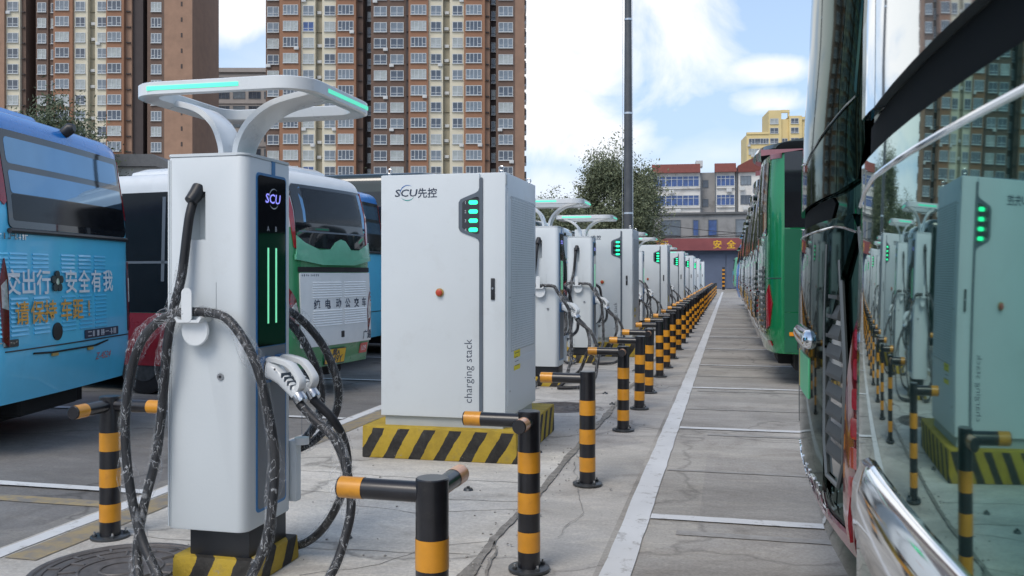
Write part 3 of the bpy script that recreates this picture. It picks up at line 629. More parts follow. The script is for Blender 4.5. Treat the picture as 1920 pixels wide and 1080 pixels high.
# ---------------------------------------------------------------- lamp mast
tL = empty('lamp_mast', (-3.16, 29.1, 0)); tag(tL, 'tall tapering grey lamp mast rising above the charging row', 'lamp mast')
zs = [0, 3, 6.5, 10, 14, 18]; MB().tube([(0, 0, z) for z in zs], [.16, .148, .13, .112, .095, .08], 16).build('mast', 'pole_grey', tL)
for z, r_ in ((3.4, .15), (6.6, .133), (9.6, .118)): MB().tube([(0, 0, z), (0, 0, z + .06)], r_ + .006, 16).build('band', 'steel', tL)
MB().tube([(0, 0, 0), (0, 0, .04)], .3, 16).build('base_plate', 'dark_steel', tL)
for k in range(4):
    a = k * math.pi / 2; b = MB(); b.tube([(0, 0, 17.8), (math.cos(a) * 1.0, math.sin(a) * 1.0, 18.2)], .04, 8); b.build('arm', 'pole_grey', tL)
    b = MB(); b.box((math.cos(a) * 1.1 - .2, math.sin(a) * 1.1 - .2, 18.05), (math.cos(a) * 1.1 + .2, math.sin(a) * 1.1 + .2, 18.25), .03); b.build('floodlight', 'ac_white', tL)
for k, x_ in enumerate((-.18, .17)):
    MB().tube([(x_, -.1, .05), (x_ * .8, -.1, 17.7)], .008, 5).build('guy_cable', 'steel', tL)

# ================================================================ BOLLARDS
def band_tube(p0, p1, r, mat, name, parent, n=24, bev=True): return MB().tube([p0, p1], r, n).build(name, mat, parent)
BR, BH, AL = .0565, .80, .345
def bollard_parts(t, arms):
    MB().tube([(0, 0, 0), (0, 0, BH - .004), (0, 0, BH)], [BR, BR, BR - .004], 28).build('post', 'bollard_black', t)
    for z0, z1 in ((.096, .196), (.291, .394), (.493, .597)): MB().tube([(0, 0, z0), (0, 0, z1)], BR + .0012, 28, False).build('yellow_band', 'bollard_yellow', t)
    MB().tube([(0, 0, .0), (0, 0, .012), (0, 0, .014)], [.105, .105, .102], 28).build('base_plate', 'dark_steel', t)
    for k in range(4):
        a = math.pi / 4 + k * math.pi / 2; x, y = .082 * math.cos(a), .082 * math.sin(a)
        bo = MB().tube([(x, y, .012), (x, y, .026)], .013, 6).build('bolt', 'dark_steel', t); MB().tube([(x, y, .026), (x, y, .042)], .006, 8).build('bolt_stud', 'steel', bo)
    za = BH - .052
    for (dx, dy, L_, film) in arms:
        d = Vector((dx, dy, 0)); p = lambda s: Vector((0, 0, za)) + d * s
        r_ = .036 if not film else .034
        a_ = MB().tube([p(.03), p(L_ - .003), p(L_)], [r_, r_, r_ - .003], 22).build('arm', 'bollard_black', t)
        MB().tube([p(L_ - .095), p(L_ - .008)], r_ + .0014, 22, False).build('arm_band', 'film_orange' if film else 'bollard_yellow', a_)
W_, N_, S_, E_ = (-1, 0, AL, 0), (0, 1, .31, 1), (0, -1, .20, 1), (1, 0, AL, 0)
kinds = {'plain': [W_], 'north': [W_, N_], 'south': [W_, S_], 'left': [E_, (0, -1, .30, 0)]}
proto_b = {}
def place_bollard(kind, x, y, label, group, rz=0, far=False):
    if kind not in proto_b:
        t = empty('striped_bollard', (x, y, .008), rz); bollard_parts(t, kinds[kind]); freeze(t); proto_b[kind] = t
    else:
        t = copy_tree(proto_b[kind], None, far); t.location = (x, y, .008); t.rotation_euler = (R(rnd.uniform(-.9, .9)), R(rnd.uniform(-.9, .9)), rz)
    tag(t, label, 'bollard', group); return t
ys = [2.93, 4.47, 6.37, 8.65, 10.08, 11.47, 13.28, 14.58, 16.16, 18.1]
while ys[-1] < 68: ys.append(ys[-1] + (1.55, 1.75, 1.9)[len(ys) % 3])
for i, y in enumerate(ys):
    kd = {0: 'north', 1: 'south', 3: 'south'}.get(i, 'plain' if i % 5 else 'south')
    place_bollard(kd, -.98 + rnd.uniform(-.012, .012), y, 'black and yellow striped bollard with side arm, %s from the front of its row' % ordinal(i + 1), 'bollards along the lane', R(rnd.uniform(-2, 2)), i > 9)
for y, lab in ((4.46, 'black and yellow striped bollard with side arms beside the nearest post and light blue bus'), (13.2, 'black and yellow striped bollard seen between the charging posts behind the nearest cabinet')):
    place_bollard('left', -3.41, y, lab, 'bollards along the yard line')

# ================================================================ CHARGING POSTS
def logo(parent, o, ux, uy, s, mt, ring0, ring1, bold=.0):
    """wide squared letters with two crescent arcs"""
    nrm = Vector(ux).cross(Vector(uy))
    text_on('lettering', 'SCU', s, mt, parent, Vector(o) + nrm * .0012, ux, uy, bold=s * .012, xs=1.25, shear=.12)
    for (a0, a1, m) in ((55, 200, ring0), (215, 330, ring1)):
        bm = bmesh.new(); A, B = [], []
        for k in range(21):
            a = R(a0 + (a1 - a0) * k / 20); wd = s * .085 * math.sin(math.pi * k / 20) + .0004; rr = s * .78
            for lst, r_ in ((A, rr), (B, rr - wd)): lst.append(bm.verts.new(Vector(o) + nrm * .0008 + Vector(ux) * (r_ * math.cos(a) + s * .12) + Vector(uy) * r_ * math.sin(a)))
        for k in range(20): bm.faces.new((A[k], A[k + 1], B[k + 1], B[k]))
        me = bpy.data.meshes.new('logo_arc'); bm.to_mesh(me); bm.free(); me.materials.append(M[m]); link('logo_arc', me, parent)
CABLE_R = .0215; VAR = 0
def cable(t, pts, wrap=None, seed=0, name='charging_cable'):
    if VAR: pts = [p if i < 6 else (p[0] + .07 * mnoise.noise((i * .9, seed, VAR)), p[1] + .03 * mnoise.noise((i, seed + 5, VAR)), max(.03, p[2] + .10 * mnoise.noise((i * .7, seed + 9, VAR)))) for i, p in enumerate(pts)]
    sp = spline(pts, 7); o = MB().tube(sp, CABLE_R, 12).build(name, 'rubber', t)
    if wrap:
        a, c_ = wrap; seg = sp[int(a * (len(sp) - 1)):int(c_ * (len(sp) - 1)) + 1]; seg = spline(seg, 3)
        b = MB(); b.tube(seg, CABLE_R + .004, 14, False)
        for v in b.bm.verts:          # loose film: bulges away from the cable here and there
            i = min(range(0, len(seg), 1), key=lambda k: (seg[k] - v.co).length_squared); d = v.co - seg[i]
            f = 1 + 1.7 * max(0, mnoise.noise(v.co * 5 + Vector((seed, 0, 0)))) + .22 * mnoise.noise(v.co * 34) + .12 * mnoise.noise(v.co * 80)
            q_ = seg[i] * 4 + Vector((seed * 3, 0, 0)); loose = Vector((mnoise.noise(q_), mnoise.noise(q_ + Vector((7, 0, 0))), 0)) * .016
            nv = d * max(1.02, f) + loose; k_ = nv.length; nv = nv if k_ > CABLE_R + .003 else nv * ((CABLE_R + .003) / max(k_, 1e-4)); v.co = seg[i] + nv
        b.build('plastic_wrap', 'clear_film', o, 70)
    return o
def gun(t, base, yaw):
    """charging connector: plug in the holster, fat body, handle bending down to the cable, guard bow"""
    g = empty('charging_gun', base, yaw); g.parent = t
    def ring(c_, wd, ht, tilt): return [(c_[0] - math.sin(tilt) * (-z), c_[1] + y, c_[2] + z * math.cos(tilt)) for (y, z) in rrect(-wd / 2, wd / 2, -ht / 2, ht / 2, min(wd, ht) * .32, 3)]
    secs = [((-.03, 0, 0), .060, .064, 0), ((.015, 0, 0), .064, .070, 0), ((.02, 0, 0), .080, .084, .1), ((.06, 0, -.012), .078, .078, .45), ((.10, 0, -.040), .058, .060, .6), ((.16, 0, -.083), .052, .056, .62), ((.205, 0, -.115), .052, .056, .62)]
    b = MB(); b.loft([ring(*s_) for s_ in secs]); b.build('body', 'white_gloss', g, 40)
    def bow(pts, w2, th):
        sp = spline(pts, 5); rg = []
        for i, p in enumerate(sp):
            tg = (sp[min(i + 1, len(sp) - 1)] - sp[max(i - 1, 0)]).normalized(); n_ = Vector((-tg.z, 0, tg.x)); rg.append([p + Vector((0, 1, 0)) * a_ * w2 + n_ * c_ * th for a_, c_ in ((-1, -.7), (-.7, -1), (.7, -1), (1, -.7), (1, .7), (.7, 1), (-.7, 1), (-1, .7))])
        MB().loft(rg).build('guard_bow', 'white_gloss', g, 40)
    bow([(.005, 0, .036), (.03, 0, .052), (.12, 0, .040), (.165, 0, .022), (.215, 0, -.030), (.222, 0, -.058), (.205, 0, -.085), (.178, 0, -.090)], .023, .014)
    MB().tube([(.200, 0, -.112), (.222, 0, -.136), (.229, 0, -.144)], [.032, .033, .029], 16).build('collar', 'steel', g)
    for k in range(4): MB().box((.118 + .02 * k, -.031, -.030 - .018 * k), (.124 + .02 * k, .031, -.008 - .018 * k)).build('grip_slot', 'grey_trim', g)
    MB().tube([(.09, -.045, .01), (.09, -.042, .01)], .006, 8).build('screw', 'dark_steel', g)
    return g
def carve(o, boxes):
    """cut box-shaped openings out of a shell"""
    b = MB()
    for lo, hi in boxes: b.box(lo, hi)
    c_ = b.build('cutter', 'white_shell', None, 0); c_.matrix_world = o.matrix_world.copy()
    c_.parent = o.parent; m = o.modifiers.new('cut', 'BOOLEAN'); m.object = c_; m.operation = 'DIFFERENCE'; m.solver = 'EXACT'
    bpy.context.view_layer.update(); me = bpy.data.meshes.new_from_object(o.evaluated_get(bpy.context.evaluated_depsgraph_get()))
    o.modifiers.clear(); o.data = me; bpy.data.objects.remove(c_)
def make_post(x, y):
    t = empty('charging_post', (x, y, .008)); hx, hy = .207, .23
    # body shell: rounded plan, lid slightly raised
    plan = rrect(-hx, hx, -hy, hy, [.05, .035, .012, .016], 5)
    def ringz(k, z, s_=1): return [(p[0] * s_, p[1] * s_, z) for p in plan]
    body = MB().loft([ringz(0, .26, .985), ringz(0, .268), ringz(0, 2.045), ringz(0, 2.053, .985)]).build('body', 'white_shell', t, 35); cuts = []
    MB().prism(rrect(-hx - .002, hx + .002, -hy - .002, hy + .002, [.05, .035, .012, .016], 5), 2, 2.0545, 2.068, .004).build('top_cover', 'white_shell', t)
    MB().box((-hx - .004, -hy + .002, .27), (-hx + .003, hy - .004, 2.04)).build('side_cover', 'white_shell', t, 0)
    MB().box((-hx + .013, -hy - .0018, .27), (-hx + .0155, -hy + .004, 2.04)).build('door_seam', 'vent_grey', t, 0)
    MB().box((-hx + .08, -hy + .055, .12), (hx - .012, hy - .03, .262), .012).build('base_box', 'black_plastic', t)
    b = MB(); b.box((-.20, -.21, 0), (.235, .26, .125), .012, 2)
    for v in b.bm.verts: v.co += Vector((mnoise.noise(v.co * 9), mnoise.noise(v.co * 9 + Vector((5, 0, 0))), 0)) * .008
    b.build('plinth', 'hazard_paint', t, 30)
    # cable slots, hooks, lock on the two end faces
    for s_, x0 in ((-1, -.10), (1, .0)):
        f = lambda yy: s_ * yy
        cuts.append(((x0, min(f(hy - .10), f(hy + .05)), 1.655), (x0 + .094, max(f(hy - .10), f(hy + .05)), 1.885)))
        MB().tube([(x0 + .05, f(hy - .02), 1.905), (x0 + .045, f(hy + .01), 1.865), (x0 + .035, f(hy + .035), 1.835)], [.036, .034, .030], 14).build('cable_gland', 'black_plastic', t)
        hk = MB(); hx0 = -.04
        hk.prism(rrect(hx0 - .027, hx0 + .027, 1.262, 1.425, .026, 6), 1, f(hy + .10), f(hy + .106)); hk.build('cable_hook', 'white_gloss', t)
        b = MB(); b.prism([(hx0 - .052, 1.262), (hx0 + .062, 1.262), (hx0 + .078, 1.285), (hx0 + .066, 1.292), (hx0 + .05, 1.275), (hx0 - .042, 1.275), (hx0 - .056, 1.290), (hx0 - .066, 1.284)], 1, f(hy + .001), f(hy + .104)); b.build('hook_cradle', 'white_gloss', t)
        b = MB(); n = 28; b.prism([(hx0 + .018 + .071 * math.cos(2 * math.pi * k / n), 1.222 + .074 * math.sin(2 * math.pi * k / n)) for k in range(n)], 1, f(hy + .05), f(hy + .066), .004); b.build('hook_disc', 'white_gloss', t)
        MB().box((hx0 + .005, min(f(hy), f(hy + .05)), 1.19), (hx0 + .03, max(f(hy), f(hy + .05)), 1.255)).build('hook_bracket', 'white_gloss', t)
        MB().box((hx0 + .09, min(f(hy - .001), f(hy + .0022)), 1.28), (hx0 + .0925, max(f(hy - .001), f(hy + .0022)), 1.45)).build('panel_seam', 'vent_grey', t, 0)
        lk = MB().tube([(.075, f(hy), 1.0), (.075, f(hy + .006), 1.0)], .017, 16).build('lock', 'steel', t); MB().tube([(.075, f(hy + .006), 1.0), (.075, f(hy + .0075), 1.0)], .007, 10).build('keyhole', 'black_plastic', lk)
    carve(body, cuts)
    # display side (+X)
    y0, y1 = -.135, .165
    MB().prism(rrect(y0, y1, .33, 1.985, .025, 5), 0, hx - .01, hx + .004).build('display_frame', 'blue_trim', t)
    MB().box((hx - .002, .02, 1.98), (hx + .0035, .052, 2.052)).build('blue_strip', 'blue_trim', t, 0)
    dp = MB().prism(rrect(y0 + .012, y1 - .012, 1.135, 1.972, [.004, .018, .018, .004], 5), 0, hx + .002, hx + .0075).build('display', 'black_glass', t)
    xx = hx + .0078; UX, UY = (0, 1, 0), (0, 0, 1)
    logo(dp, (xx, .02, 1.865), UX, UY, .066, 'led_violet', 'print_pale', 'print_pale')
    for i, (ch, yy) in enumerate((('A', -.028), ('B', .052))):
        text_on('lettering', ch, .036, 'print_pale', dp, (xx, yy, 1.715), UX, UY)
        MB().box((xx - .001, yy - .007, 1.245), (xx + .0015, yy + .007, 1.62), .002).build('light_bar', 'led_bar', dp)
    MB().prism(rrect(y0 + .012, y1 - .012, .345, 1.130, [.02, .004, .004, .02], 5), 0, hx + .001, hx + .0062).build('lower_panel', 'panel_grey', t)
    for yy in (-.055, .085):
        MB().prism(rrect(yy - .058, yy + .058, .955, 1.085, .03, 5), 0, hx + .002, hx + .022, .004).build('holster', 'blue_cup', t)
        MB().prism(rrect(yy - .042, yy + .042, .972, 1.068, .025, 5), 0, hx + .0215, hx + .0245).build('holster_mouth', 'black_plastic', t)
        gun(t, (hx + .022, yy, 1.02), R(-18))
    MB().tube([(hx + .05, .25, .60), (hx + .05, .25, .635)], .038, 18).build('dust_cap', 'white_gloss', t); MB().tube([(hx + .05, .25, .635), (hx + .05, .25, 1.0)], .0015, 5).build('dust_cap_cord', 'steel', t)
    MB().box((hx - .02, hy - .002, .30), (hx + .03, hy + .055, .62), .01).build('side_rail', 'white_shell', t)
    # canopy: closed rounded ring on two sweeping arms
    cx0, cx1, cy0, cy1 = -.425, .535, -.275, .60; zt = 2.415
    n = 9; outer = rrect(cx0, cx1, cy0, cy1, .17, n); inner = rrect(cx0 + .10, cx1 - .10, cy0 + .10, cy1 - .10, .10, n)
    b = MB(); rings = []
    for pl, z in ((outer, zt - .060), (outer, zt - .004), (rrect(cx0 + .004, cx1 - .004, cy0 + .004, cy1 - .004, .17, n), zt), (rrect(cx0 + .096, cx1 - .096, cy0 + .096, cy1 - .096, .10, n), zt), (inner, zt - .004), (rrect(cx0 + .085, cx1 - .085, cy0 + .085, cy1 - .085, .11, n), zt - .052), (rrect(cx0 + .012, cx1 - .012, cy0 + .012, cy1 - .012, .165, n), zt - .066)):
        rings.append([(p[0], p[1], z) for p in pl])
    rings.append(rings[0]); b.loft(rings, False, False); bmesh.ops.remove_doubles(b.bm, verts=b.bm.verts[:], dist=1e-5); cn = b.build('canopy_ring', 'white_gloss', t, 35)
    for lo, hi in (((cx0 + .13, cy0 - .0025, zt - .042), (cx0 + .62, cy0 + .002, zt - .022)), ((cx0 + .20, cy1 - .002, zt - .042), (cx0 + .70, cy1 + .0025, zt - .022)), ((cx1 - .002, cy0 + .25, zt - .042), (cx1 + .0025, cy1 - .13, zt - .022)), ((cx0 - .0025, cy0 + .25, zt - .042), (cx0 + .002, cy1 - .13, zt - .022))):
        MB().box(lo, hi, .001).build('light_strip', 'led_strip', cn, 0)
    def arm(pts, wd, th):
        sp = spline(pts, 8); rg = []
        for i, p in enumerate(sp):
            tg = (sp[min(i + 1, len(sp) - 1)] - sp[max(i - 1, 0)]).normalized(); side = Vector((0, 1, 0)); side = (side - tg * side.dot(tg)).normalized(); up = tg.cross(side)
            w2 = wd[0] + (wd[1] - wd[0]) * i / (len(sp) - 1)
            rg.append([p + side * a * w2 + up * c_ * th for a, c_ in ((-1, -.8), (-.85, -1), (.85, -1), (1, -.8), (1, .8), (.85, 1), (-.85, 1), (-1, .8))])
        MB().loft(rg).build('canopy_arm', 'white_gloss', t, 35)
    arm([(-.02, .02, 2.05), (-.035, .03, 2.14), (-.09, .06, 2.24), (-.20, .10, 2.325), (-.35, .13, 2.372), (-.40, .14, 2.378)], (.085, .11), .017)
    arm([(.05, .02, 2.05), (.065, .02, 2.14), (.13, .02, 2.24), (.25, .03, 2.325), (.43, .05, 2.372), (.49, .06, 2.378)], (.085, .12), .017)
    # cables
    cable(t, [(-.075, -.16, 1.88), (-.065, -.225, 1.86), (-.068, -.262, 1.78), (-.075, -.275, 1.69), (-.095, -.29, 1.48), (-.135, -.30, 1.31), (-.165, -.305, 1.13), (-.205, -.28, .87), (-.225, -.30, .62), (-.275, -.33, .37), (-.285, -.36, .17), (-.20, -.44, .045), (-.06, -.49, .03), (-.09, -.45, .07), (-.255, -.37, .25), (-.335, -.35, .5), (-.365, -.34, .77), (-.345, -.33, 1.0), (-.285, -.33, 1.17), (-.195, -.315, 1.27), (-.095, -.30, 1.308), (-.02, -.295, 1.312), (.06, -.30, 1.308), (.155, -.315, 1.285), (.245, -.33, 1.20), (.325, -.34, 1.07), (.375, -.34, .9), (.415, -.34, .68), (.415, -.35, .49), (.395, -.38, .28), (.33, -.44, .10), (.25, -.50, .03)], (.12, .97), 1)
    cable(t, [(.432, -.125, .872), (.455, -.13, .85), (.515, -.14, .80), (.625, -.16, .72), (.695, -.18, .59), (.735, -.21, .42), (.715, -.25, .26), (.685, -.31, .14), (.625, -.38, .05), (.45, -.48, .03), (.25, -.50, .03)], (.10, .9), 2)
    cable(t, [(.432, .015, .872), (.46, .02, .845), (.53, .04, .77), (.565, .09, .66), (.575, .11, .52), (.505, .17, .34), (.385, .23, .17), (.235, .29, .06), (.075, .33, .03), (-.08, .36, .03)], (.30, .95), 3)
    cable(t, [(.045, .16, 1.88), (.045, .235, 1.84), (.04, .28, 1.7), (.0, .30, 1.45), (.03, .30, 1.32), (.125, .33, 1.30), (.205, .40, 1.22), (.285, .47, 1.08), (.345, .50, .89), (.335, .50, .73), (.245, .48, .60), (.135, .44, .53), (-.02, .38, .50), (-.18, .34, .60), (-.24, .32, .85), (-.20, .31, 1.1), (-.10, .30, 1.30)], (.30, .85), 4)
    cable(t, [(-.06, .305, 1.305), (.06, .31, 1.29), (.155, .35, 1.21), (.225, .39, 1.08), (.265, .43, .93), (.275, .44, .78), (.225, .43, .64), (.10, .40, .50), (-.05, .37, .25), (-.10, .36, .06)], (.05, .85), 5)
    b = MB(); sp = spline([(.60, -.08, .70), (.635, -.10, .60), (.63, -.13, .50), (.60, -.16, .40)], 6); b.tube(sp, [.012 + .04 * math.sin(math.pi * i / (len(sp) - 1)) for i in range(len(sp))], 14, False)
    for v in b.bm.verts: v.co += Vector((mnoise.noise(v.co * 18), mnoise.noise(v.co * 18 + Vector((9, 0, 0))), mnoise.noise(v.co * 18 + Vector((0, 9, 0))))) * .014
    b.build('loose_film', 'clear_film', t, 80)
    return t
post0 = make_post(-2.435, 4.11); freeze(post0)
tag(post0, 'tall white charging post with cables hung on its hook, nearest to the camera', 'charging post', 'charging posts')
VAR = 3; post1 = make_post(-2.40, 11.95); freeze(post1); first1 = True
PY = [(11.95, -2.40, .05), (15.15, -2.42, .04)]
for k in range(1, 6): PY += [(11.75 + 9.3 * k, -2.42, .02), (14.85 + 9.3 * k, -2.42, .02)]
for i, (y, x, dz) in enumerate(PY):
    c_ = post1 if i == 0 else copy_tree((post0, post1)[(i * 7 + i // 3) % 2], None, i > 1); c_.location = (x, y, .008); c_.scale = (1, 1, 1 + dz * .5)
    tag(c_, 'white charging post with green-lit canopy, %s post from the front of the row' % ordinal(i + 2), 'charging post', 'charging posts')

# ================================================================ CHARGING CABINETS
def make_cabinet(x, y):
    t = empty('charging_cabinet', (x, y, .008)); hw = .525; D = 1.12; z0, z1 = .335, 2.295
    pl = MB(); pl.box((-.665, -.07, 0), (.625, 1.52, .258), .014, 2)
    for v in pl.bm.verts: v.co += Vector((mnoise.noise(v.co * 6), mnoise.noise(v.co * 6 + Vector((5, 0, 0))), .5 * mnoise.noise(v.co * 8))) * .010
    pl.build('plinth', 'hazard_paint', t, 30)
    MB().box((-hw + .03, .02, .25), (hw - .03, D - .02, z0)).build('base_frame', 'vent_grey', t, 0)
    MB().box((-hw, .012, z0), (hw, D, z1), .008).build('body', 'white_shell', t)
    xs = .315      # door split (dark strip) from the centre
    dr = MB().box((-hw + .003, -.010, z0 + .004), (xs - .006, .013, z1 - .006), .004).build('door', 'white_shell', t)
    MB().box((xs + .024, -.010, z0 + .004), (hw - .003, .013, z1 - .006), .004).build('door_panel', 'white_shell', t)
    # dark strip with the status window
    zt_, zb_ = 2.05, 1.80
    poly = [(xs - .006, z0 + .03), (xs + .024, z0 + .03), (xs + .024, z1 - .052), (xs + .017, z1 - .040), (xs + .001, z1 - .040), (xs - .006, z1 - .052), (xs - .006, 2.175), (xs - .014, 2.150), (xs - .035, 2.135), (xs - .125, 2.100), (xs - .160, 2.085), (xs - .176, 2.06), (xs - .176, 1.858), (xs - .165, 1.832), (xs - .135, 1.815), (xs - .035, 1.778), (xs - .014, 1.762), (xs - .006, 1.738)]
    st = MB().prism(poly, 1, -.0165, -.002).build('status_strip', 'grey_trim', t, 0)
    scn = MB().prism([(xs - .145, 1.860), (xs - .13, 1.845), (xs - .03, 1.808), (xs - .012, 1.812), (xs - .006, 1.825), (xs - .006, 2.088), (xs - .012, 2.100), (xs - .03, 2.102), (xs - .13, 2.070), (xs - .145, 2.055)], 1, -.0195, -.012).build('status_window', 'black_glass', st, 0)
    for k in range(4):
        z = 2.058 - .0725 * k
        MB().prism(rrect(xs - .090, xs - .016, z - .0165, z + .0165, .0155, 5), 1, -.0225, -.018).build('status_light', 'led_green', scn)
        text_on('lettering', str(k + 1), .034, 'print_pale', scn, (xs - .118, -.0202, z), (1, 0, 0), (0, 0, 1))
    logo(dr, (-.305, -.0105, 2.145), (1, 0, 0), (0, 0, 1), .083, 'print_dark', 'print_blue', 'print_teal')
    text_on('lettering', '先控', .083, 'print_dark', dr, (-.125, -.0115, 2.142), (1, 0, 0), (0, 0, 1), bold=.0012)
    text_on('lettering', 'charging stack', .092, 'print_dark', dr, (xs - .088, -.0115, .715), (0, 0, 1), (-1, 0, 0), bold=-.0006, xs=.98)
    es = MB().tube([(-.02, -.010, 1.34), (-.02, -.020, 1.34)], .034, 22).build('stop_ring', 'stop_ring', t); MB().tube([(-.02, -.020, 1.34), (-.02, -.036, 1.34), (-.02, -.040, 1.34)], [.024, .026, .020], 20).build('stop_button', 'stop_red', es)
    hd = MB().box((.405, -.022, 1.285), (.437, -.009, 1.455), .005).build('door_handle', 'black_plastic', t); MB().tube([(.421, -.022, 1.375), (.421, -.027, 1.375)], .009, 12).build('keyhole', 'steel', hd)
    # side panel with louvred vent
    MB().box((hw - .001, .04, z0 + .10), (hw + .007, D - .03, z1 - .12), .003).build('side_panel', 'white_shell', t)
    MB().box((hw + .005, .14, .86), (hw + .0095, D - .10, 2.12), .002).build('vent_panel', 'vent_grey', t)
    b = MB()
    for k in range(62): b.box((hw + .009, .155, .873 + .0199 * k), (hw + .0108, D - .115, .887 + .0199 * k))
    b.build('vent_slats', 'white_shell', t, 0)
    b = MB()
    for k in range(9): b.box((hw + .0092, .15 + .10 * k, .868), (hw + .0118, .154 + .10 * k, 2.112))
    b.build('vent_ribs', 'white_shell', t, 0)
    MB().box((hw + .006, .13, .74), (hw + .0095, D - .1, .80), .002).build('lower_seam', 'white_shell', t, 0)
    for yy in (.1, D - .08):
        for zz in (.55, 1.3, 2.1): MB().tube([(hw + .006, yy, zz), (hw + .010, yy, zz)], .008, 8).build('screw', 'steel', t)
    sk = MB().box((hw + .0075, .24, .70), (hw + .0092, .46, .925)).build('warning_sticker', 'sticker_yellow', t, 0)
    for k in range(5): MB().box((hw + .0093, .27, .735 + .034 * k), (hw + .0098, .43 - .03 * (k % 3), .740 + .034 * k)).build('sticker_print', 'print_dark', sk, 0)
    MB().box((hw - .03, -.006, z1 - .10), (hw + .0035, .03, z1 - .02)).build('corner_hinge', 'vent_grey', t, 0)
    for xx, yy in ((-hw + .05, .06), (hw - .05, .06), (-hw + .05, D - .06), (hw - .05, D - .06)):
        MB().tube([(xx + .019 * math.cos(2 * math.pi * k / 14), yy, z1 + .036 + .019 * math.sin(2 * math.pi * k / 14)) for k in range(15)], .006, 8, False).build('lifting_eye', 'steel', t); MB().tube([(xx, yy, z1 - .002), (xx, yy, z1 + .018)], .009, 10).build('eye_shank', 'steel', t)
    return t
cab0 = make_cabinet(-2.243, 6.955); freeze(cab0)
tag(cab0, 'large white charging cabinet with four green status lights, nearest to the camera', 'charging cabinet', 'charging cabinets')
for k in range(1, 7):
    c_ = copy_tree(cab0, None, k > 1); c_.location = (-2.215, 6.95 + 9.35 * k, .008)
    tag(c_, 'white charging cabinet with green status lights, %s cabinet from the front of the row' % ordinal(k + 1), 'charging cabinet', 'charging cabinets')

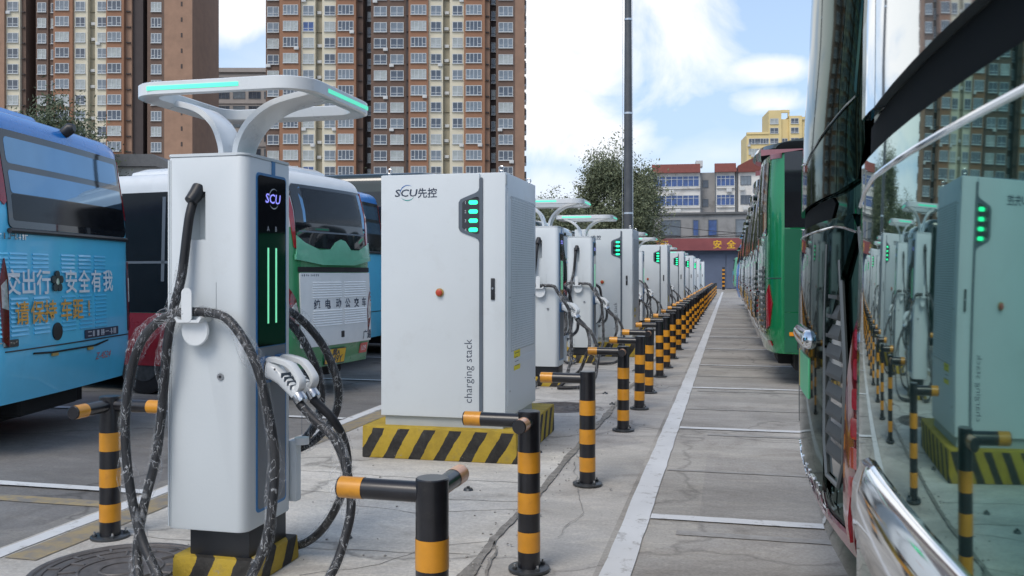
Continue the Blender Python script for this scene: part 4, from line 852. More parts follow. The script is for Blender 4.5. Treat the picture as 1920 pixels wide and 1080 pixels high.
# ================================================================ BUSES AND COACHES
class Bus:
    """local frame: x out of the rear, y across (reads left to right from behind), z up; origin on the ground at the rear centre"""
    def __init__(s, name, label, cat, loc, rz, W, H, L, zb, prof, sagR, rc, rr, tumble=.03):
        s.t = empty(name, loc, rz); tag(s.t, label, cat); s.W, s.H, s.L, s.zb, s.prof, s.sagR, s.rc, s.rr, s.tb = W, H, L, zb, prof, sagR, rc, rr, tumble
    def p(s, z):
        pr = s.prof
        if z <= pr[0][0]: return pr[0][1]
        for (a, u0), (c_, u1) in zip(pr, pr[1:]):
            if z <= c_: k = (z - a) / (c_ - a); k = k * k * (3 - 2 * k); return u0 + (u1 - u0) * k
        return pr[-1][1]
    def ins(s, z):
        e = z - (s.H - s.rr); return 0 if e <= 0 else s.rr - math.sqrt(max(0, s.rr ** 2 - min(e, s.rr) ** 2))
    def hw(s, z): return s.W / 2 - s.tb * max(0, z - 1.0) - s.ins(z) * .9 - (.02 * max(0, .6 - z) / .3)
    def u(s, v, z):
        hw = s.hw(z); e = abs(v) - (hw - s.rc); c_ = 0 if e <= 0 else s.rc - math.sqrt(max(0, s.rc ** 2 - min(e, s.rc) ** 2))
        return s.p(z) - s.ins(z) - v * v / (2 * s.sagR) - c_
    def S(s, v, z, off=0):
        u = s.u(v, z); h = .004; du = (s.u(v + h, z) - s.u(v - h, z)) / (2 * h); dz = (s.u(v, z + h) - s.u(v, z - h)) / (2 * h)
        du = max(-3, min(3, du)); n = Vector((1, -du, -dz)).normalized(); return Vector((u, v, z)) + n * off
    def side(s, t, z, off=0, sg=-1): return Vector((-t, sg * (s.hw(z) + off), z))
    def shell(s, name, z0, z1, mat, parent=None, n=14):
        zs = [z0 + (z1 - z0) * k / n for k in range(n + 1)]
        if z1 >= s.H - 1e-6: zs = [z for z in zs if z < s.H - s.rr] + [s.H - s.rr * (1 - math.sin(math.pi / 2 * k / 7)) for k in range(8)]; zs[-1] = s.H - 1e-4
        if z0 > s.H - s.rr: zs = sorted(set([z0] + zs))
        ss = [-1, -.997, -.985, -.965, -.93, -.88, -.8, -.65, -.45, -.22, 0]; ss = ss + [-q for q in ss[-2::-1]]
        rings = []
        for z in zs:
            hw = s.hw(z); r = [Vector((s.u(hw * q, z), hw * q, z)) for q in ss]; i = s.ins(z)
            r += [Vector((-s.L + .15 + i, hw, z)), Vector((-s.L + i, hw - .15, z)), Vector((-s.L + i, -hw + .15, z)), Vector((-s.L + .15 + i, -hw, z))]; rings.append(r)
        return MB().loft(rings).build(name, mat, parent or s.t, 35)
    def patch(s, name, poly, mat, off=.004, th=.012, parent=None, step=.14, smooth=35, side=None):
        """plate of outline poly (v, z) laid on the rear (or on a side: poly is (distance from the rear, z))"""
        bm = bmesh.new(); vs = [bm.verts.new((a, c_, 0)) for a, c_ in poly]; f = bm.faces.new(vs); bmesh.ops.recalc_face_normals(bm, faces=[f])
        return s._map(bm, name, mat, off, th, parent, step, smooth, side)
    def _map(s, bm, name, mat, off, th, parent, step, smooth, side):
        if True:
            for ax, nrm in ((0, (1, 0, 0)), (1, (0, 1, 0))) if side is None else ((1, (0, 1, 0)),):
                lo = min(v.co[ax] for v in bm.verts); hi = max(v.co[ax] for v in bm.verts); k = math.floor(lo / step) + 1
                while k * step < hi:
                    bmesh.ops.bisect_plane(bm, geom=bm.verts[:] + bm.edges[:] + bm.faces[:], plane_co=Vector(nrm) * k * step, plane_no=nrm); k += 1
        bmesh.ops.triangulate(bm, faces=[f for f in bm.faces if len(f.verts) > 4])
        F = (lambda v, o: s.S(v.x, v.y, o)) if side is None else (lambda v, o: s.side(v.x, v.y, o, side))
        top = {v: F(v.co, off + th) for v in bm.verts}
        if th > 0:
            bot = {v: F(v.co, off - .002) for v in bm.verts}; nb = {v: bm.verts.new(bot[v]) for v in list(bm.verts)}
            for e in [e for e in bm.edges if len(e.link_faces) == 1]:
                a, c_ = e.verts; bm.faces.new((a, c_, nb[c_], nb[a]))
        for v, q in top.items(): v.co = q
        bmesh.ops.delete(bm, geom=[v for v in bm.verts if not v.link_faces], context='VERTS')
        bmesh.ops.recalc_face_normals(bm, faces=bm.faces[:])
        me = bpy.data.meshes.new(name); bm.to_mesh(me); bm.free(); me.materials.append(M[mat])
        if smooth: me.shade_smooth(); me.set_sharp_from_angle(angle=R(smooth))
        return link(name, me, parent or s.t)
    def rect(s, name, v0, v1, z0, z1, mat, r=.02, **k): return s.patch(name, rrect(v0, v1, z0, z1, r, 4), mat, **k)
    def text(s, name, body, size, v, z, mat, off=.006, bold=0, xs=1, parent=None, shear=0):
        bm = text2d(body, size, bold=bold, xs=xs, shear=shear)
        for q in bm.verts: q.co.x += v; q.co.y += z
        return s._map(bm, name, mat, off, 0, parent, .5, 0, None)
    def strokes(s, name, v0, v1, z, h, mat, n, off=.010, parent=None):
        """small raised metal characters, too worn to read"""
        rg = random.Random(int(v0 * 100) + n); w_ = (v1 - v0) / n
        for k in range(n):
            c_ = v0 + w_ * (k + .5)
            for q in range(2 + k % 2):
                if rg.random() < .6: a = c_ + rg.uniform(-.3, .3) * w_; s.patch(name, rrect(a - w_ * .09, a + w_ * .09, z - h / 2, z + h / 2, w_ * .03, 1), mat, off=off, th=.004, parent=parent, smooth=0)
                else: zz = z + rg.uniform(-.4, .4) * h; s.patch(name, rrect(c_ - w_ * .38, c_ + w_ * .38, zz - h * .07, zz + h * .07, h * .03, 1), mat, off=off + .001, th=.004, parent=parent, smooth=0)
    def wheels(s, ts, r=.46):
        for tt in ts:
            for sg in (-1, 1):
                yy = sg * (s.W / 2 - .16); ty = MB().tube([(-tt, yy - .13, r), (-tt, yy - .12, r), (-tt, yy + .12, r), (-tt, yy + .13, r)], [r - .03, r, r, r - .03], 28).build('wheel', 'rubber', s.t)
                MB().tube([(-tt, yy + sg * .12, r), (-tt, yy + sg * .137, r)], .26, 20).build('rim', 'dark_steel', ty)
    def under(s, z=.22, hook=False):
        MB().box((-s.L + .4, -s.W / 2 + .25, z), (-.45, s.W / 2 - .25, s.zb + .05)).build('chassis', 'bus_under', s.t, 0)
        MB().box((-.55, -.5, z + .04), (-.25, .5, s.zb + .02), .04).build('axle_housing', 'bus_under', s.t, 0)
        if hook: MB().tube([(-.3, -s.W * .2, s.zb + .02), (-.12, -s.W * .2, s.zb - .06), (-.05, -s.W * .2, s.zb - .14), (-.10, -s.W * .2, s.zb - .20)], .018, 8).build('tow_hook', 'bus_under', s.t)

def sky_bus(name, label, loc, rz, full):
    B = Bus(name, label, 'bus', loc, rz, 2.46, 2.86, 8.5, .43, [(.43, -.06), (.8, 0), (1.85, -.02), (2.86, -.13)], 22, .13, .15)
    B.shell('body', .43, 2.64, 'bus_sky'); B.shell('roof', 2.64, 2.86, 'bus_blue'); B.under(.2); B.wheels((2.3, 6.6))
    B.rect('rear_window', -1.06, 1.06, 1.87, 2.68, 'bus_glass_dark', .05, th=.008)
    B.rect('upper_pane', -1.0, 1.0, 2.40, 2.62, 'bus_glass', .04, off=.008, th=.006); B.rect('lower_pane', -1.0, 1.03, 2.155, 2.345, 'bus_glass', .03, off=.008, th=.006); B.rect('dark_reflection_pane', -1.0, 1.03, 1.93, 2.15, 'bus_glass_flank', .03, off=.008, th=.005)  # lowest strip is the same glass, coloured black for its dark reflection and interior
    MB().tube([B.S(v, 1.845, .02) for v in [(-1.07 + 2.14 * k / 12) for k in range(13)]], .022, 8).build('window_seal', 'black_plastic', B.t)
    for sg in (-1, 1):
        tl = B.patch('tail_strip', [(sg * q[0], q[1]) for q in ((1.075, 2.08), (1.10, 2.05), (1.125, 2.08), (1.10, 2.62), (1.07, 2.66))], 'tail_red', th=.012)
        tl = B.patch('tail_light', [(sg * q[0], q[1]) for q in ((1.09, .90), (1.15, .95), (1.165, 1.40), (1.12, 1.62), (1.09, 1.45))], 'tail_dark', th=.014)
        B.patch('reflector', [(sg * q[0], q[1]) for q in ((1.10, 1.20), (1.15, 1.22), (1.15, 1.40), (1.11, 1.45))], 'lamp_clear', off=.018, th=.004, parent=tl)
    MB().tube([B.S(v, .865 - .03 * abs(v) ** 2 * 0, .003) for v in [(-1.12 + 2.24 * k / 16) for k in range(17)]], .006, 6).build('bumper_seam', 'black_plastic', B.t)
    if not full: return B
    hump = MB(); rg = []
    for z, s_ in ((2.80, 1), (2.95, .99), (3.03, .95), (3.06, .88)): rg.append([(-1.9 + (p[0]) * s_, p[1] * s_, z) for p in rrect(-1.2, 1.25, -.72, .72, .2, 5)])
    hump.loft(rg).build('roof_unit', 'bus_blue', B.t)
    MB().tube([B.S(.05, 2.80, .0), B.S(.05, 2.80, .08), B.S(.05, 2.79, .11)], [.05, .055, .035], 12).build('rear_camera', 'black_plastic', B.t)
    for c_, v in enumerate((-1.19, -.93, -.61, -.16, .15, .46)):
        for zlo, zhi in ((1.50, 1.72), (.98, 1.33)):
            b = MB(); n = int((zhi - zlo) / .037)
            for k in range(n):
                z = zlo + .037 * k; b.loft([[B.S(v + q, z, 0), B.S(v + q, z + .004, .011), B.S(v + q, z + .022, .002), B.S(v + q, z + .022, -.003)] for q in (-.12, -.04, .04, .12)])
            b.build('louvre_panel', 'bus_sky', B.t, 0)
    for ch, v in zip('交出行', (-1.03, -.81, -.59)): B.text('lettering', ch, .225, v, 1.425, 'print_white', off=.016, bold=.0035)
    for ch, v in zip('安全有我', (-.13, .11, .355, .61)): B.text('lettering', ch, .225, v, 1.425, 'print_white', off=.016, bold=.0035)
    for ch, v in zip('请保持车距!', (-.91, -.69, -.49, -.23, -.02, .19)): B.text('lettering', ch, .205, v, 1.17, 'print_orange', off=.016, bold=.003)
    em = MB().tube([B.S(-.37, 1.425, .0), B.S(-.37, 1.425, .02)], .03, 12).build('emblem', 'chrome', B.t)
    for k in range(5):
        a = R(90 + 72 * k); B.patch('petal', [(-.37 + .062 * math.cos(a) + .036 * math.cos(2 * math.pi * j / 10), 1.425 + .062 * math.sin(a) + .036 * math.sin(2 * math.pi * j / 10)) for j in range(10)], 'dark_steel', off=.010, th=.012, parent=em)
    MB().tube([B.S(-.37, .985, -.002), B.S(-.37, .985, .010), B.S(-.37, .985, .012)], [.078, .078, .070], 24).build('charge_cap', 'black_plastic', B.t)
    sg_ = B.rect('maker_badge', .12, .84, .885, .965, 'print_dark', .01, th=.006); B.strokes('badge_character', .16, .80, .925, .055, 'print_pale', 7, off=.010, parent=sg_)
    sg_ = B.rect('model_badge', -1.24, -.96, .90, .96, 'dark_steel', .01, th=.006); B.strokes('badge_character', -1.22, -.98, .93, .04, 'steel', 7, off=.010, parent=sg_)
    B.strokes('badge_character', -1.22, -.80, 1.80, .05, 'chrome', 9, off=.006)
    B.text('lettering', 'Z-4524', .095, .53, .70, 'print_red', off=.006, xs=1.15)
    B.patch('bumper_lip', [(-.75, .815), (-.45, .80), (.35, .80), (.62, .835), (.60, .845), (.30, .815), (-.45, .815), (-.74, .83)], 'bus_under', th=.004)
    for v in (-.42, .22): B.patch('plate_lamp', rrect(v - .05, v + .05, .775, .80, .008, 3), 'stop_ring', th=.012)
    return B
sky_bus('city_bus', 'light blue city bus with white and orange lettering on its rear', (-5.86, 7.22, .004), R(12.6), True)

def green_bus():
    B = Bus('city_bus', 'white and green city bus with yellow licence plate and a red flank', 'bus', (-4.75, 10.45, .004), R(-8.9), 1.92, 2.74, 8.0, .36, [(.36, -.05), (.7, 0), (1.7, -.02), (2.1, -.05), (2.74, -.18)], 9, .15, .16)
    B.shell('body', .36, 2.04, 'bus_green'); B.shell('roof', 2.04, 2.74, 'bus_white'); B.under(.18, True); B.wheels((2.2, 6.0), .42)
    # roof fairing
    rg = []
    for z, s_ in ((2.70, 1), (2.80, .97), (2.84, .88)): rg.append([(-1.3 + p[0] * s_, p[1] * s_, z) for p in rrect(-1.6, .85, -.62, .62, .25, 5)])
    MB().loft(rg).build('roof_unit', 'bus_white', B.t)
    rw = B.patch('rear_window', [(-.74, 1.80), (.82, 1.80), (.84, 2.50), (.80, 2.56), (-.70, 2.56), (-.76, 2.50)], 'bus_glass_dark', th=.008)
    B.patch('window_pane', [(-.60, 2.02), (.78, 2.02), (.80, 2.50), (.76, 2.53), (-.58, 2.53), (-.62, 2.49)], 'bus_glass', off=.008, th=.004, parent=rw)
    B.patch('window_bar', rrect(-.70, .82, 1.985, 2.005, .004, 2), 'grey_trim', off=.010, th=.004, parent=rw)
    for sg in (-1, 1): B.patch('tail_strip', [(sg * q[0], q[1]) for q in ((.76, 1.78), (.80, 1.80), (.86, 2.48), (.84, 2.56), (.80, 2.56))], 'tail_red', th=.014)
    B.patch('window_cowl', [(-.78, 1.70), (-.3, 1.64), (.4, 1.64), (.86, 1.71), (.86, 1.90), (.55, 1.79), (.34, 1.79), (.22, 1.90), (.12, 1.92), (.0, 1.88), (-.12, 1.79), (-.35, 1.78), (-.62, 1.86), (-.76, 1.94)], 'bus_mint', off=.006, th=.02)
    B.patch('cowl_lip', [(-.80, 1.66), (-.3, 1.60), (.4, 1.60), (.88, 1.67), (.88, 1.72), (.4, 1.65), (-.3, 1.65), (-.80, 1.72)], 'bus_mint', off=.01, th=.028)
    B.patch('dark_gap', rrect(-.74, .86, 1.515, 1.575, .01, 2), 'bus_under', th=.006)
    pn = B.patch('engine_panel', rrect(-.72, .88, .62, 1.505, .015, 3), 'bus_white', th=.014)
    for v0, v1 in ((-.50, .10), (.16, .72)):
        for z0, z1 in ((1.20, 1.40), (.86, 1.07)):
            b = MB(); k = 0
            while z0 + .030 * k < z1:
                z = z0 + .030 * k; b.loft([[B.S(v0 + (v1 - v0) * q, z, .015), B.S(v0 + (v1 - v0) * q, z + .003, .026), B.S(v0 + (v1 - v0) * q, z + .016, .019), B.S(v0 + (v1 - v0) * q, z + .016, .014)] for q in (0, .33, .66, 1)]); k += 1
            b.build('louvre_panel', 'bus_white', pn, 0)
    for ch, v in zip('纯电动公交车', (-.42, -.20, .03, .24, .46, .66)): B.text('lettering', ch, .125, v, 1.125, 'print_dark', off=.0195, bold=.003, parent=pn)
    B.strokes('badge_character', -.70, -.36, 1.475, .025, 'print_dark', 9, off=.0145, parent=pn)
    B.patch('lock_plate', rrect(.08, .15, .70, .78, .01, 3), 'black_plastic', off=.015, th=.006, parent=pn)
    B.text('lettering', '广通', .12, .74, .70, 'print_dark', off=.0195, bold=.002, parent=pn)
    B.patch('plate_frame', rrect(-.22, .22, .375, .575, .008, 2), 'dark_steel', off=.014, th=.006); lp = B.patch('licence_plate', rrect(-.205, .205, .39, .565, .008, 2), 'plate_yellow', off=.020, th=.006)
    B.text('lettering', '冀A', .085, 0, .525, 'print_dark', off=.0275, xs=1.1, parent=lp, bold=.003); B.text('lettering', '1149Y', .125, 0, .440, 'print_dark', off=.0275, xs=1.0, parent=lp, bold=.003)
    st = B.patch('red_sticker', rrect(.60, .80, .46, .59, .008, 2), 'print_red', th=.004); B.text('lettering', '109', .10, .70, .525, 'print_white', off=.010, parent=st)
    for sg in (-1, 1):
        tl = B.patch('tail_light', [(sg * q[0], q[1]) for q in ((.76, .72), (.92, 1.08), (.945, 1.44), (.80, 1.20), (.75, 1.02))], 'tail_dark', off=.004, th=.016, step=.05)
        for k in range(12):
            f = k / 11; v = .915 - .13 * f if k < 12 else .8; z = 1.33 - .52 * f; B.patch('led_dot', [(sg * (v + .009 * math.cos(j * 1.05)), z + .013 * math.sin(j * 1.05)) for j in range(6)], 'tail_red', off=.020, th=.004, parent=tl)
        B.patch('reverse_lamp', [(sg * q[0], q[1]) for q in ((.765, .90), (.82, .92), (.86, 1.10), (.80, 1.16), (.76, 1.02))], 'lamp_clear', off=.020, th=.006, parent=tl)
    # flank
    B.patch('side_window', [(.42, 1.02), (7.4, 1.02), (7.4, 2.50), (.50, 2.50), (.42, 2.44)], 'bus_glass_flank', off=.002, th=.006, side=-1)
    B.patch('red_panel', [(.45, .36), (7.6, .36), (7.6, 1.01), (.45, 1.01)], 'bus_red', off=.002, th=.004, side=-1)
    for k in range(6): B.patch('side_louvre', rrect(1.35, 1.85, .66 + .035 * k, .678 + .035 * k, .006, 2), 'bus_red', off=.006, th=.010, side=-1)
    for k in range(5): B.patch('window_post', rrect(.55 + 1.3 * k, .60 + 1.3 * k, 1.4, 2.44, .004, 2), 'grey_trim', off=.008, th=.004, side=-1)
    B.patch('window_rail', rrect(.5, 7.3, 1.62, 1.65, .004, 2), 'grey_trim', off=.008, th=.004, side=-1)
    MB().tube([B.side(.02, 2.44, .02), B.side(.02, 2.40, .035)], .02, 8).build('side_camera', 'black_plastic', B.t)
    return B
green_bus()
sky_bus('city_bus', 'light blue bus with dark blue roof edge squeezed behind the white and green bus', (-5.75, 13.55, .004), R(0), False)

# ---- tall coaches
def coach(name, label, loc, rz, mats, bar=.30, smooth_rear=False, zbar=1.235):
    P_, LID, GL = mats
    B = Bus(name, label, 'coach', loc, rz, 2.5, 3.72, 10.5, .30, [(.30, -.13), (.48, -.045), (.75, 0), (1.3, 0), (1.9, -.012), (2.7, -.05), (3.4, -.17), (3.72, -.30)], 7.2, .28, .24, .02)
    B.shell('body', .30, 3.72, P_, n=26); B.under(.2); B.wheels((3.0, 8.4), .48)
    def mir(poly, sg): return [(sg * a, z) for a, z in poly]
    # upper rear glass with side pieces, dark gap, lower engine lid
    gl = B.patch('rear_glass', [(-.74, 1.772), (.74, 1.772), (.78, 3.30), (.70, 3.42), (-.70, 3.42), (-.78, 3.30)], GL, off=.006, th=.016)
    for sg in (-1, 1): B.patch('glass_wing', mir([(.748, 1.772), (1.00, 1.79), (1.035, 1.90), (1.0, 2.40), (.93, 3.2), (.80, 3.38), (.788, 3.30)], sg), GL, off=.006, th=.016)
    B.patch('air_gap', [(-1.05, 1.715), (-.95, 1.70), (.95, 1.70), (1.05, 1.715), (1.06, 1.75), (.98, 1.771), (-.98, 1.771), (-1.06, 1.75)] if smooth_rear else [(-.60, 1.69), (.60, 1.69), (.66, 1.74), (.60, 1.765), (-.60, 1.765), (-.66, 1.74)], 'gap_black', off=.001, th=.004)
    MB().tube([B.S(v, 1.655 - .03 * max(0, abs(v) - .8) / .2, .020) for v in [(-1.0 + 2.0 * k / 16) for k in range(17)]], .0045, 8).build('lid_trim', 'chrome', B.t)
    lid = B.patch('engine_lid', [(-.52, .70), (.52, .70), (.56, .78), (.56, 1.20), (1.0, 1.64), (.96, 1.685), (-.96, 1.685), (-1.0, 1.64), (-.56, 1.20), (-.56, .78)] if not smooth_rear else [(-.98, .70), (.98, .70), (1.02, .76), (1.0, 1.64), (.97, 1.698), (-.97, 1.698), (-1.0, 1.64), (-1.02, .76)], LID, off=.006, th=.014)
    detail = not smooth_rear
    # chrome garnish bar with plate
    b = MB(); rg = []
    for k in range(21):
        v = -bar + 2 * bar * k / 20; e = min(1, (bar - abs(v)) / .05); hh = (.078 if smooth_rear else .038) * math.sqrt(max(.02, e)); dd = (.046 if smooth_rear else .05) * math.sqrt(max(.03, e))
        base = B.S(v, zbar, 0); rg.append([Vector((base.x + x_ * dd, v, zbar + z_ * hh)) for x_, z_ in ((-.1, -1), (.55, -1), (.9, -.75), (1.05, -.1), (1.0, .45), (.7, .9), (.3, 1), (-.1, 1))])
    b.loft(rg).build('chrome_bar', 'chrome', B.t, 50)
    pf = B.patch('licence_plate', rrect(-.22, .22, zbar - .24, zbar - .075, .01, 2), 'plate_green', off=.020, th=.004)
    B.patch('plate_edge', rrect(-.29, -.225, zbar - .24, zbar - .075, .01, 2), 'plate_yellow', off=.020, th=.004)
    for sg in (-1, 1) if detail else ():
        # grille pocket with raked slats
        gp = B.patch('grille', mir([(.585, .86), (.63, .80), (.80, .80), (.86, .90), (.88, 1.20), (.80, 1.52), (.72, 1.56), (.60, 1.30)], sg), 'coach_dark', off=.004, th=.006, step=.1)
        for k in range(9):
            z = .86 + .068 * k; v1 = .845 if z < 1.2 else .83 - (z - 1.2) * .22; v0 = .61 if z < 1.3 else .61 + (z - 1.3) * .4
            b = MB(); b.loft([[B.S(sg * (v0 + (v1 - v0) * q), z, .008), B.S(sg * (v0 + (v1 - v0) * q), z + .006, .020), B.S(sg * (v0 + (v1 - v0) * q), z + .018, .020), B.S(sg * (v0 + (v1 - v0) * q), z + .060, .008)] for q in (0, .33, .66, 1)]); b.build('slat', 'coach_slat', gp, 0)
        MB().tube([B.S(sg * v, z, .016) for v, z in ((.60, 1.60), (.585, 1.3), (.575, .9), (.62, .785), (.80, .785), (.875, .88), (.895, 1.2), (.81, 1.54))], .009, 6).build('grille_rim', 'coach_grille', gp)
        tl = B.patch('tail_light', mir([(.90, .62), (.965, .60), (1.03, .78), (1.085, 1.05), (1.10, 1.40), (1.06, 1.42), (1.0, 1.30), (.935, 1.12), (.905, .90)], sg), 'tail_dark', off=.006, th=.02, step=.06)
        for k in range(6): B.patch('lamp_segment', mir(rrect(.985 + .008 * k, 1.055 + .004 * k, .80 + .092 * k, .865 + .092 * k, .012, 3), sg), 'tail_red', off=.026, th=.006, parent=tl)
        B.patch('lamp_edge', mir([(.925, .66), (.955, .65), (1.0, .80), (.985, .82)], sg), 'tail_red', off=.026, th=.006, parent=tl)
        MB().tube([B.S(sg * v, z, .012) for v, z in ((1.0, 1.64), (1.03, 1.5), (1.085, 1.43))] + [B.S(sg * 1.0, 1.64, .012)], .008, 6).build('corner_seam', 'coach_grille', B.t)
        B.patch('reflector', mir(rrect(.86, 1.05, .47, .53, .01, 3), sg), 'tail_red', off=.004, th=.008)
        MB().tube([B.S(sg * v, z, .003) for v, z in ((.90, .60), (.90, .45), (.89, .33))], .005, 6).build('bumper_seam', 'coach_dark', B.t)
    B.patch('bumper_stripe', [(-.90, .585), (.90, .585), (.96, .60), (.90, .645), (.5, .615), (-.5, .615), (-.90, .645), (-.96, .60)], 'coach_pink', off=.004, th=.012)
    if detail:
        B.strokes('chrome_character', -.50, .62, .675, .085, 'chrome', 9, off=.02)
        MB().tube([B.S(v, 1.955 + .10 * abs(v), .024) for v in [(-.98 + 1.96 * k / 16) for k in range(17)]], .004, 6).build('glass_seam', 'coach_dark', B.t)
    # flank windows
    for sg in (-1, 1):
        B.patch('side_window', [(.55, 1.75), (10.1, 1.75), (10.1, 3.25), (.75, 3.25), (.55, 3.1)], 'bus_glass_dark', off=.002, th=.006, side=sg)
        B.patch('side_hatch', rrect(.5, 1.9, .45, 1.6, .03, 3), P_, off=.002, th=.008, side=sg)
    return B
C1 = coach('coach', 'dark green coach with grille and red tail light, next to the nearest coach', (.325, 4.0, .004), R(180), ('coach_body', 'coach_body', 'coach_body')).t
freeze(C1)
C0 = coach('coach', 'glossy teal coach filling the picture edge, chrome bar on its mirror-like rear', (.262, .85, .004), R(180 + 4.3), ('coach_paint', 'coach_lid', 'coach_glass'), .84, True, 1.115).t

def metro_coach():
    B = Bus('coach', 'bright green coach with a dark roof spoiler, third coach along the lane', 'coach', (.40, 13.65, .004), R(180), 2.5, 3.25, 10.5, .44, [(.44, -.08), (.7, -.01), (1.4, 0), (2.3, -.01), (3.25, -.05)], 6, .24, .12, .004)
    B.shell('body', .44, 3.08, 'coach_green', n=22); B.shell('roof', 3.08, 3.25, 'gap_black'); B.under(.2); B.wheels((3.0, 8.0), .48)
    b = MB(); rg = []
    for k in range(13):
        v = -1.12 + 2.24 * k / 12; q = B.S(v, 3.1, 0); sw = .12 * (1 - (v / 1.2) ** 4); rg.append([Vector((q.x + sw, v, 3.16)), Vector((q.x + sw - .03, v, 3.22)), Vector((q.x - .5, v, 3.32)), Vector((q.x - .9, v, 3.27)), Vector((q.x - .5, v, 3.16))])
    b.loft(rg).build('roof_spoiler', 'coach_dark', B.t)
    B.patch('rear_window', rrect(-1.0, 1.0, 2.0, 3.0, .06, 4), 'bus_glass_dark', th=.008)
    for sg in (-1, 1):
        B.patch('corner_flash', [(sg * q[0], q[1]) for q in ((1.02, 3.02), (1.2, 3.02), (1.2, 3.13), (1.02, 3.10))], 'coach_pink', th=.006, step=.05)
        B.patch('side_window', [(.30, 2.10), (10, 2.10), (10, 3.10), (.30, 3.10)], 'bus_glass_dark', off=.002, th=.006, side=sg)
        B.patch('flash_panel', [(.0, 3.045), (.62, 3.13), (.0, 3.13)], 'coach_pink', off=.009, th=.004, side=sg)
        B.patch('side_hatch', [(.30, .46), (2.4, .46), (2.4, .98), (.30, .98)], 'coach_green_flat', off=.002, th=.006, side=sg)
        B.patch('side_hatch', [(.30, .995), (2.4, .995), (2.4, 2.08), (.30, 2.08)], 'coach_green_flat', off=.002, th=.006, side=sg)
        B.patch('white_flash', [(.50, 2.075), (1.6, 2.075), (1.6, 1.8), (.80, 1.93)], 'bus_white', off=.009, th=.004, side=sg)
        B.patch('side_marker', rrect(.36, .54, .68, .73, .01, 3), 'orange_lens', off=.009, th=.012, side=sg)
        B.patch('hatch_latch', rrect(.46, .54, .50, .60, .01, 3), 'coach_dark', off=.009, th=.006, side=sg)
        tl = B.patch('tail_light', [(sg * q[0], q[1]) for q in ((1.0, .75), (1.10, .80), (1.15, 1.1), (1.10, 1.35), (1.02, 1.2))], 'tail_red', th=.014, step=.05)
        B.patch('curtain', [(.62, 2.35), (.74, 2.35), (.74, 2.62), (.62, 2.62)], 'coach_green_flat', off=.009, th=.003, side=sg)
        gp = B.patch('grille', rrect(.55 if sg > 0 else -.9, .9 if sg > 0 else -.55, .75, 1.6, .03, 3), 'coach_dark', th=.004)
        for k in range(10): B.patch('slat', rrect((.57 if sg > 0 else -.88), (.88 if sg > 0 else -.57), .79 + .08 * k, .83 + .08 * k, .005, 2), 'coach_grille', off=.006, th=.03, parent=gp)
        MB().tube([B.S(sg * v, 1.435, .002) for v in (1.0, 1.08, 1.14, 1.19, 1.225)], .006, 6).build('corner_seam', 'coach_dark', B.t)
        B.patch('reflector', [(sg * q[0], q[1]) for q in ((.95, .54), (1.08, .54), (1.08, .60), (.95, .60))], 'tail_red', th=.012)
    MB().tube([B.S(v, 1.22, .03) for v in (-.5, -.25, 0, .25, .5)], .04, 10).build('chrome_bar', 'chrome', B.t)
    for k in range(3): B.patch('lid_seam', rrect(-.95, .95, .7 + .5 * k, .712 + .5 * k, .004, 2), 'coach_dark', off=.001, th=.004)
    return B
metro_coach()
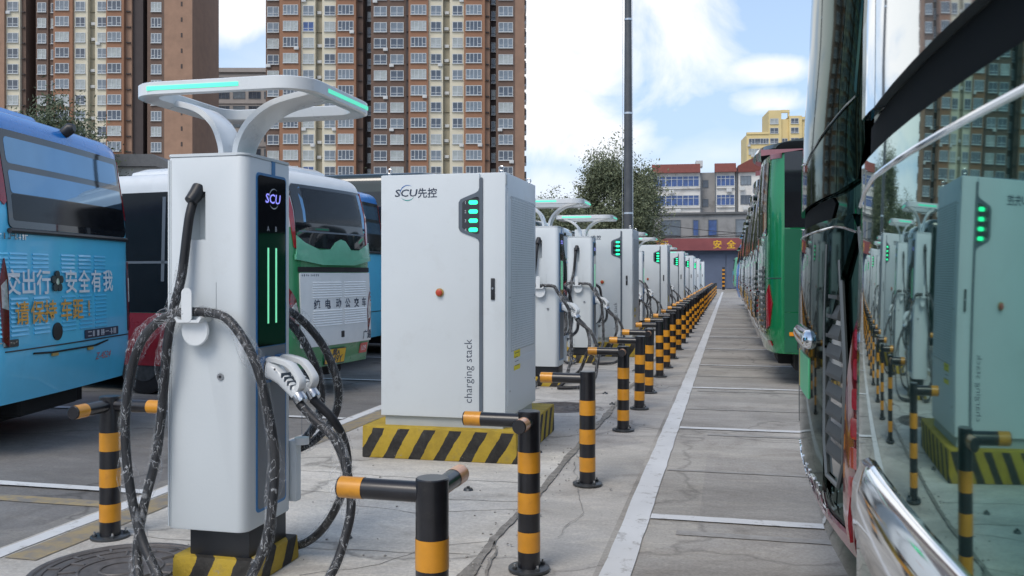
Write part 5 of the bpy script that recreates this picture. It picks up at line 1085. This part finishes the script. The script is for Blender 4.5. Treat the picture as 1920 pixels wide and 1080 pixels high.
def far_bus(name, label, cat, loc, rz, H, m_body, m_low, glass='bus_glass_dark', W=2.5):
    B = Bus(name, label, cat, loc, rz, W, H, 10, .40, [(.4, -.1), (.75, 0), (1.6, -.01), (H, -.14)], 7, .24, .2, .02)
    B.shell('body', .4, H, m_body); B.under(.2); B.wheels((2.8, 7.6))
    B.rect('rear_window', -1.0, 1.0, 1.9, H - .35, glass, .05, th=.008); B.rect('engine_lid', -.85, .85, .75, 1.7, m_low, .03, th=.012)
    for sg in (-1, 1):
        B.patch('side_window', [(.5, 1.75), (9.5, 1.75), (9.5, H - .35), (.6, H - .35)], glass, off=.002, th=.006, side=sg)
        B.patch('tail_light', [(sg * q[0], q[1]) for q in ((1.02, .8), (1.12, .85), (1.16, 1.3), (1.06, 1.4))], 'tail_red', th=.014, step=.05)
        b = MB()
        for k in range(7): b.loft([[B.S(sg * (.62 + .2 * q), .85 + .09 * k, .014), B.S(sg * (.62 + .2 * q), .85 + .09 * k, .04), B.S(sg * (.62 + .2 * q), .90 + .09 * k, .014)] for q in (0, .5, 1)])
        b.build('grille', 'coach_grille', B.t, 0)
    MB().tube([B.S(v, 1.2, .035) for v in (-.3, -.15, 0, .15, .3)], .018, 8).build('chrome_bar', 'chrome', B.t)
    B.patch('licence_plate', rrect(-.22, .22, .86, 1.02, .008, 2), 'plate_yellow', off=.012, th=.006)
    B.rect('roof_spoiler', -.95, .95, H - .33, H - .22, 'coach_dark', .03, th=.10)
    return B.t
FB = far_bus('coach', 'dark green coach parked directly behind the bright green coach', 'coach', (.38, 16.75, .004), R(180), 3.3, 'coach_paint', 'coach_dark'); freeze(FB)
for k in range(7):
    c_ = copy_tree(FB, None, True); c_.location = (.38 + .02 * (k % 3), 19.95 + 3.2 * k, .004); tag(c_, 'dark green coach, %s of those lined up beyond the bright green coach' % ordinal(k + 2), 'coach', 'coaches along the lane')
FB['group'] = 'coaches along the lane'
far_bus('city_bus', 'bright blue bus at the far end of the coach row', 'bus', (.30, 43.5, .004), R(180), 2.9, 'bus_blue', 'bus_blue')
far_bus('city_bus', 'small white, green and blue bus parked by the depot gates', 'bus', (.25, 81, .004), R(180), 2.9, 'bus_mint', 'bus_sky')
LC = far_bus('coach', 'dark coach rising over the blue bus, just beside the nearest charging cabinet', 'coach', (-4.95, 16.8, .004), 0, 3.35, 'coach_dark', 'coach_dark'); freeze(LC)
for k, y in enumerate((23.2, 26.4, 29.6, 32.8, 36.0, 39.2)):
    c_ = copy_tree(LC, None, True); c_.location = (-5.0, y, .004); c_.scale.z = .9; tag(c_, 'dark coach behind the charging posts, %s in the yard row past the nearest cabinet' % ordinal(k + 1), 'coach', 'coaches in the yard row')
# striped gate post by the far gates
t = empty('gate_post', (-.55, 86, 0)); tag(t, 'short black and yellow gate post standing in front of the blue gates', 'gate post')
MB().box((-.12, -.12, 0), (.12, .12, 2.1), .02).build('post', 'bollard_black', t)
for k in range(5): MB().box((-.124, -.124, .3 + .36 * k), (.124, .124, .46 + .36 * k)).build('yellow_band', 'bollard_yellow', t)
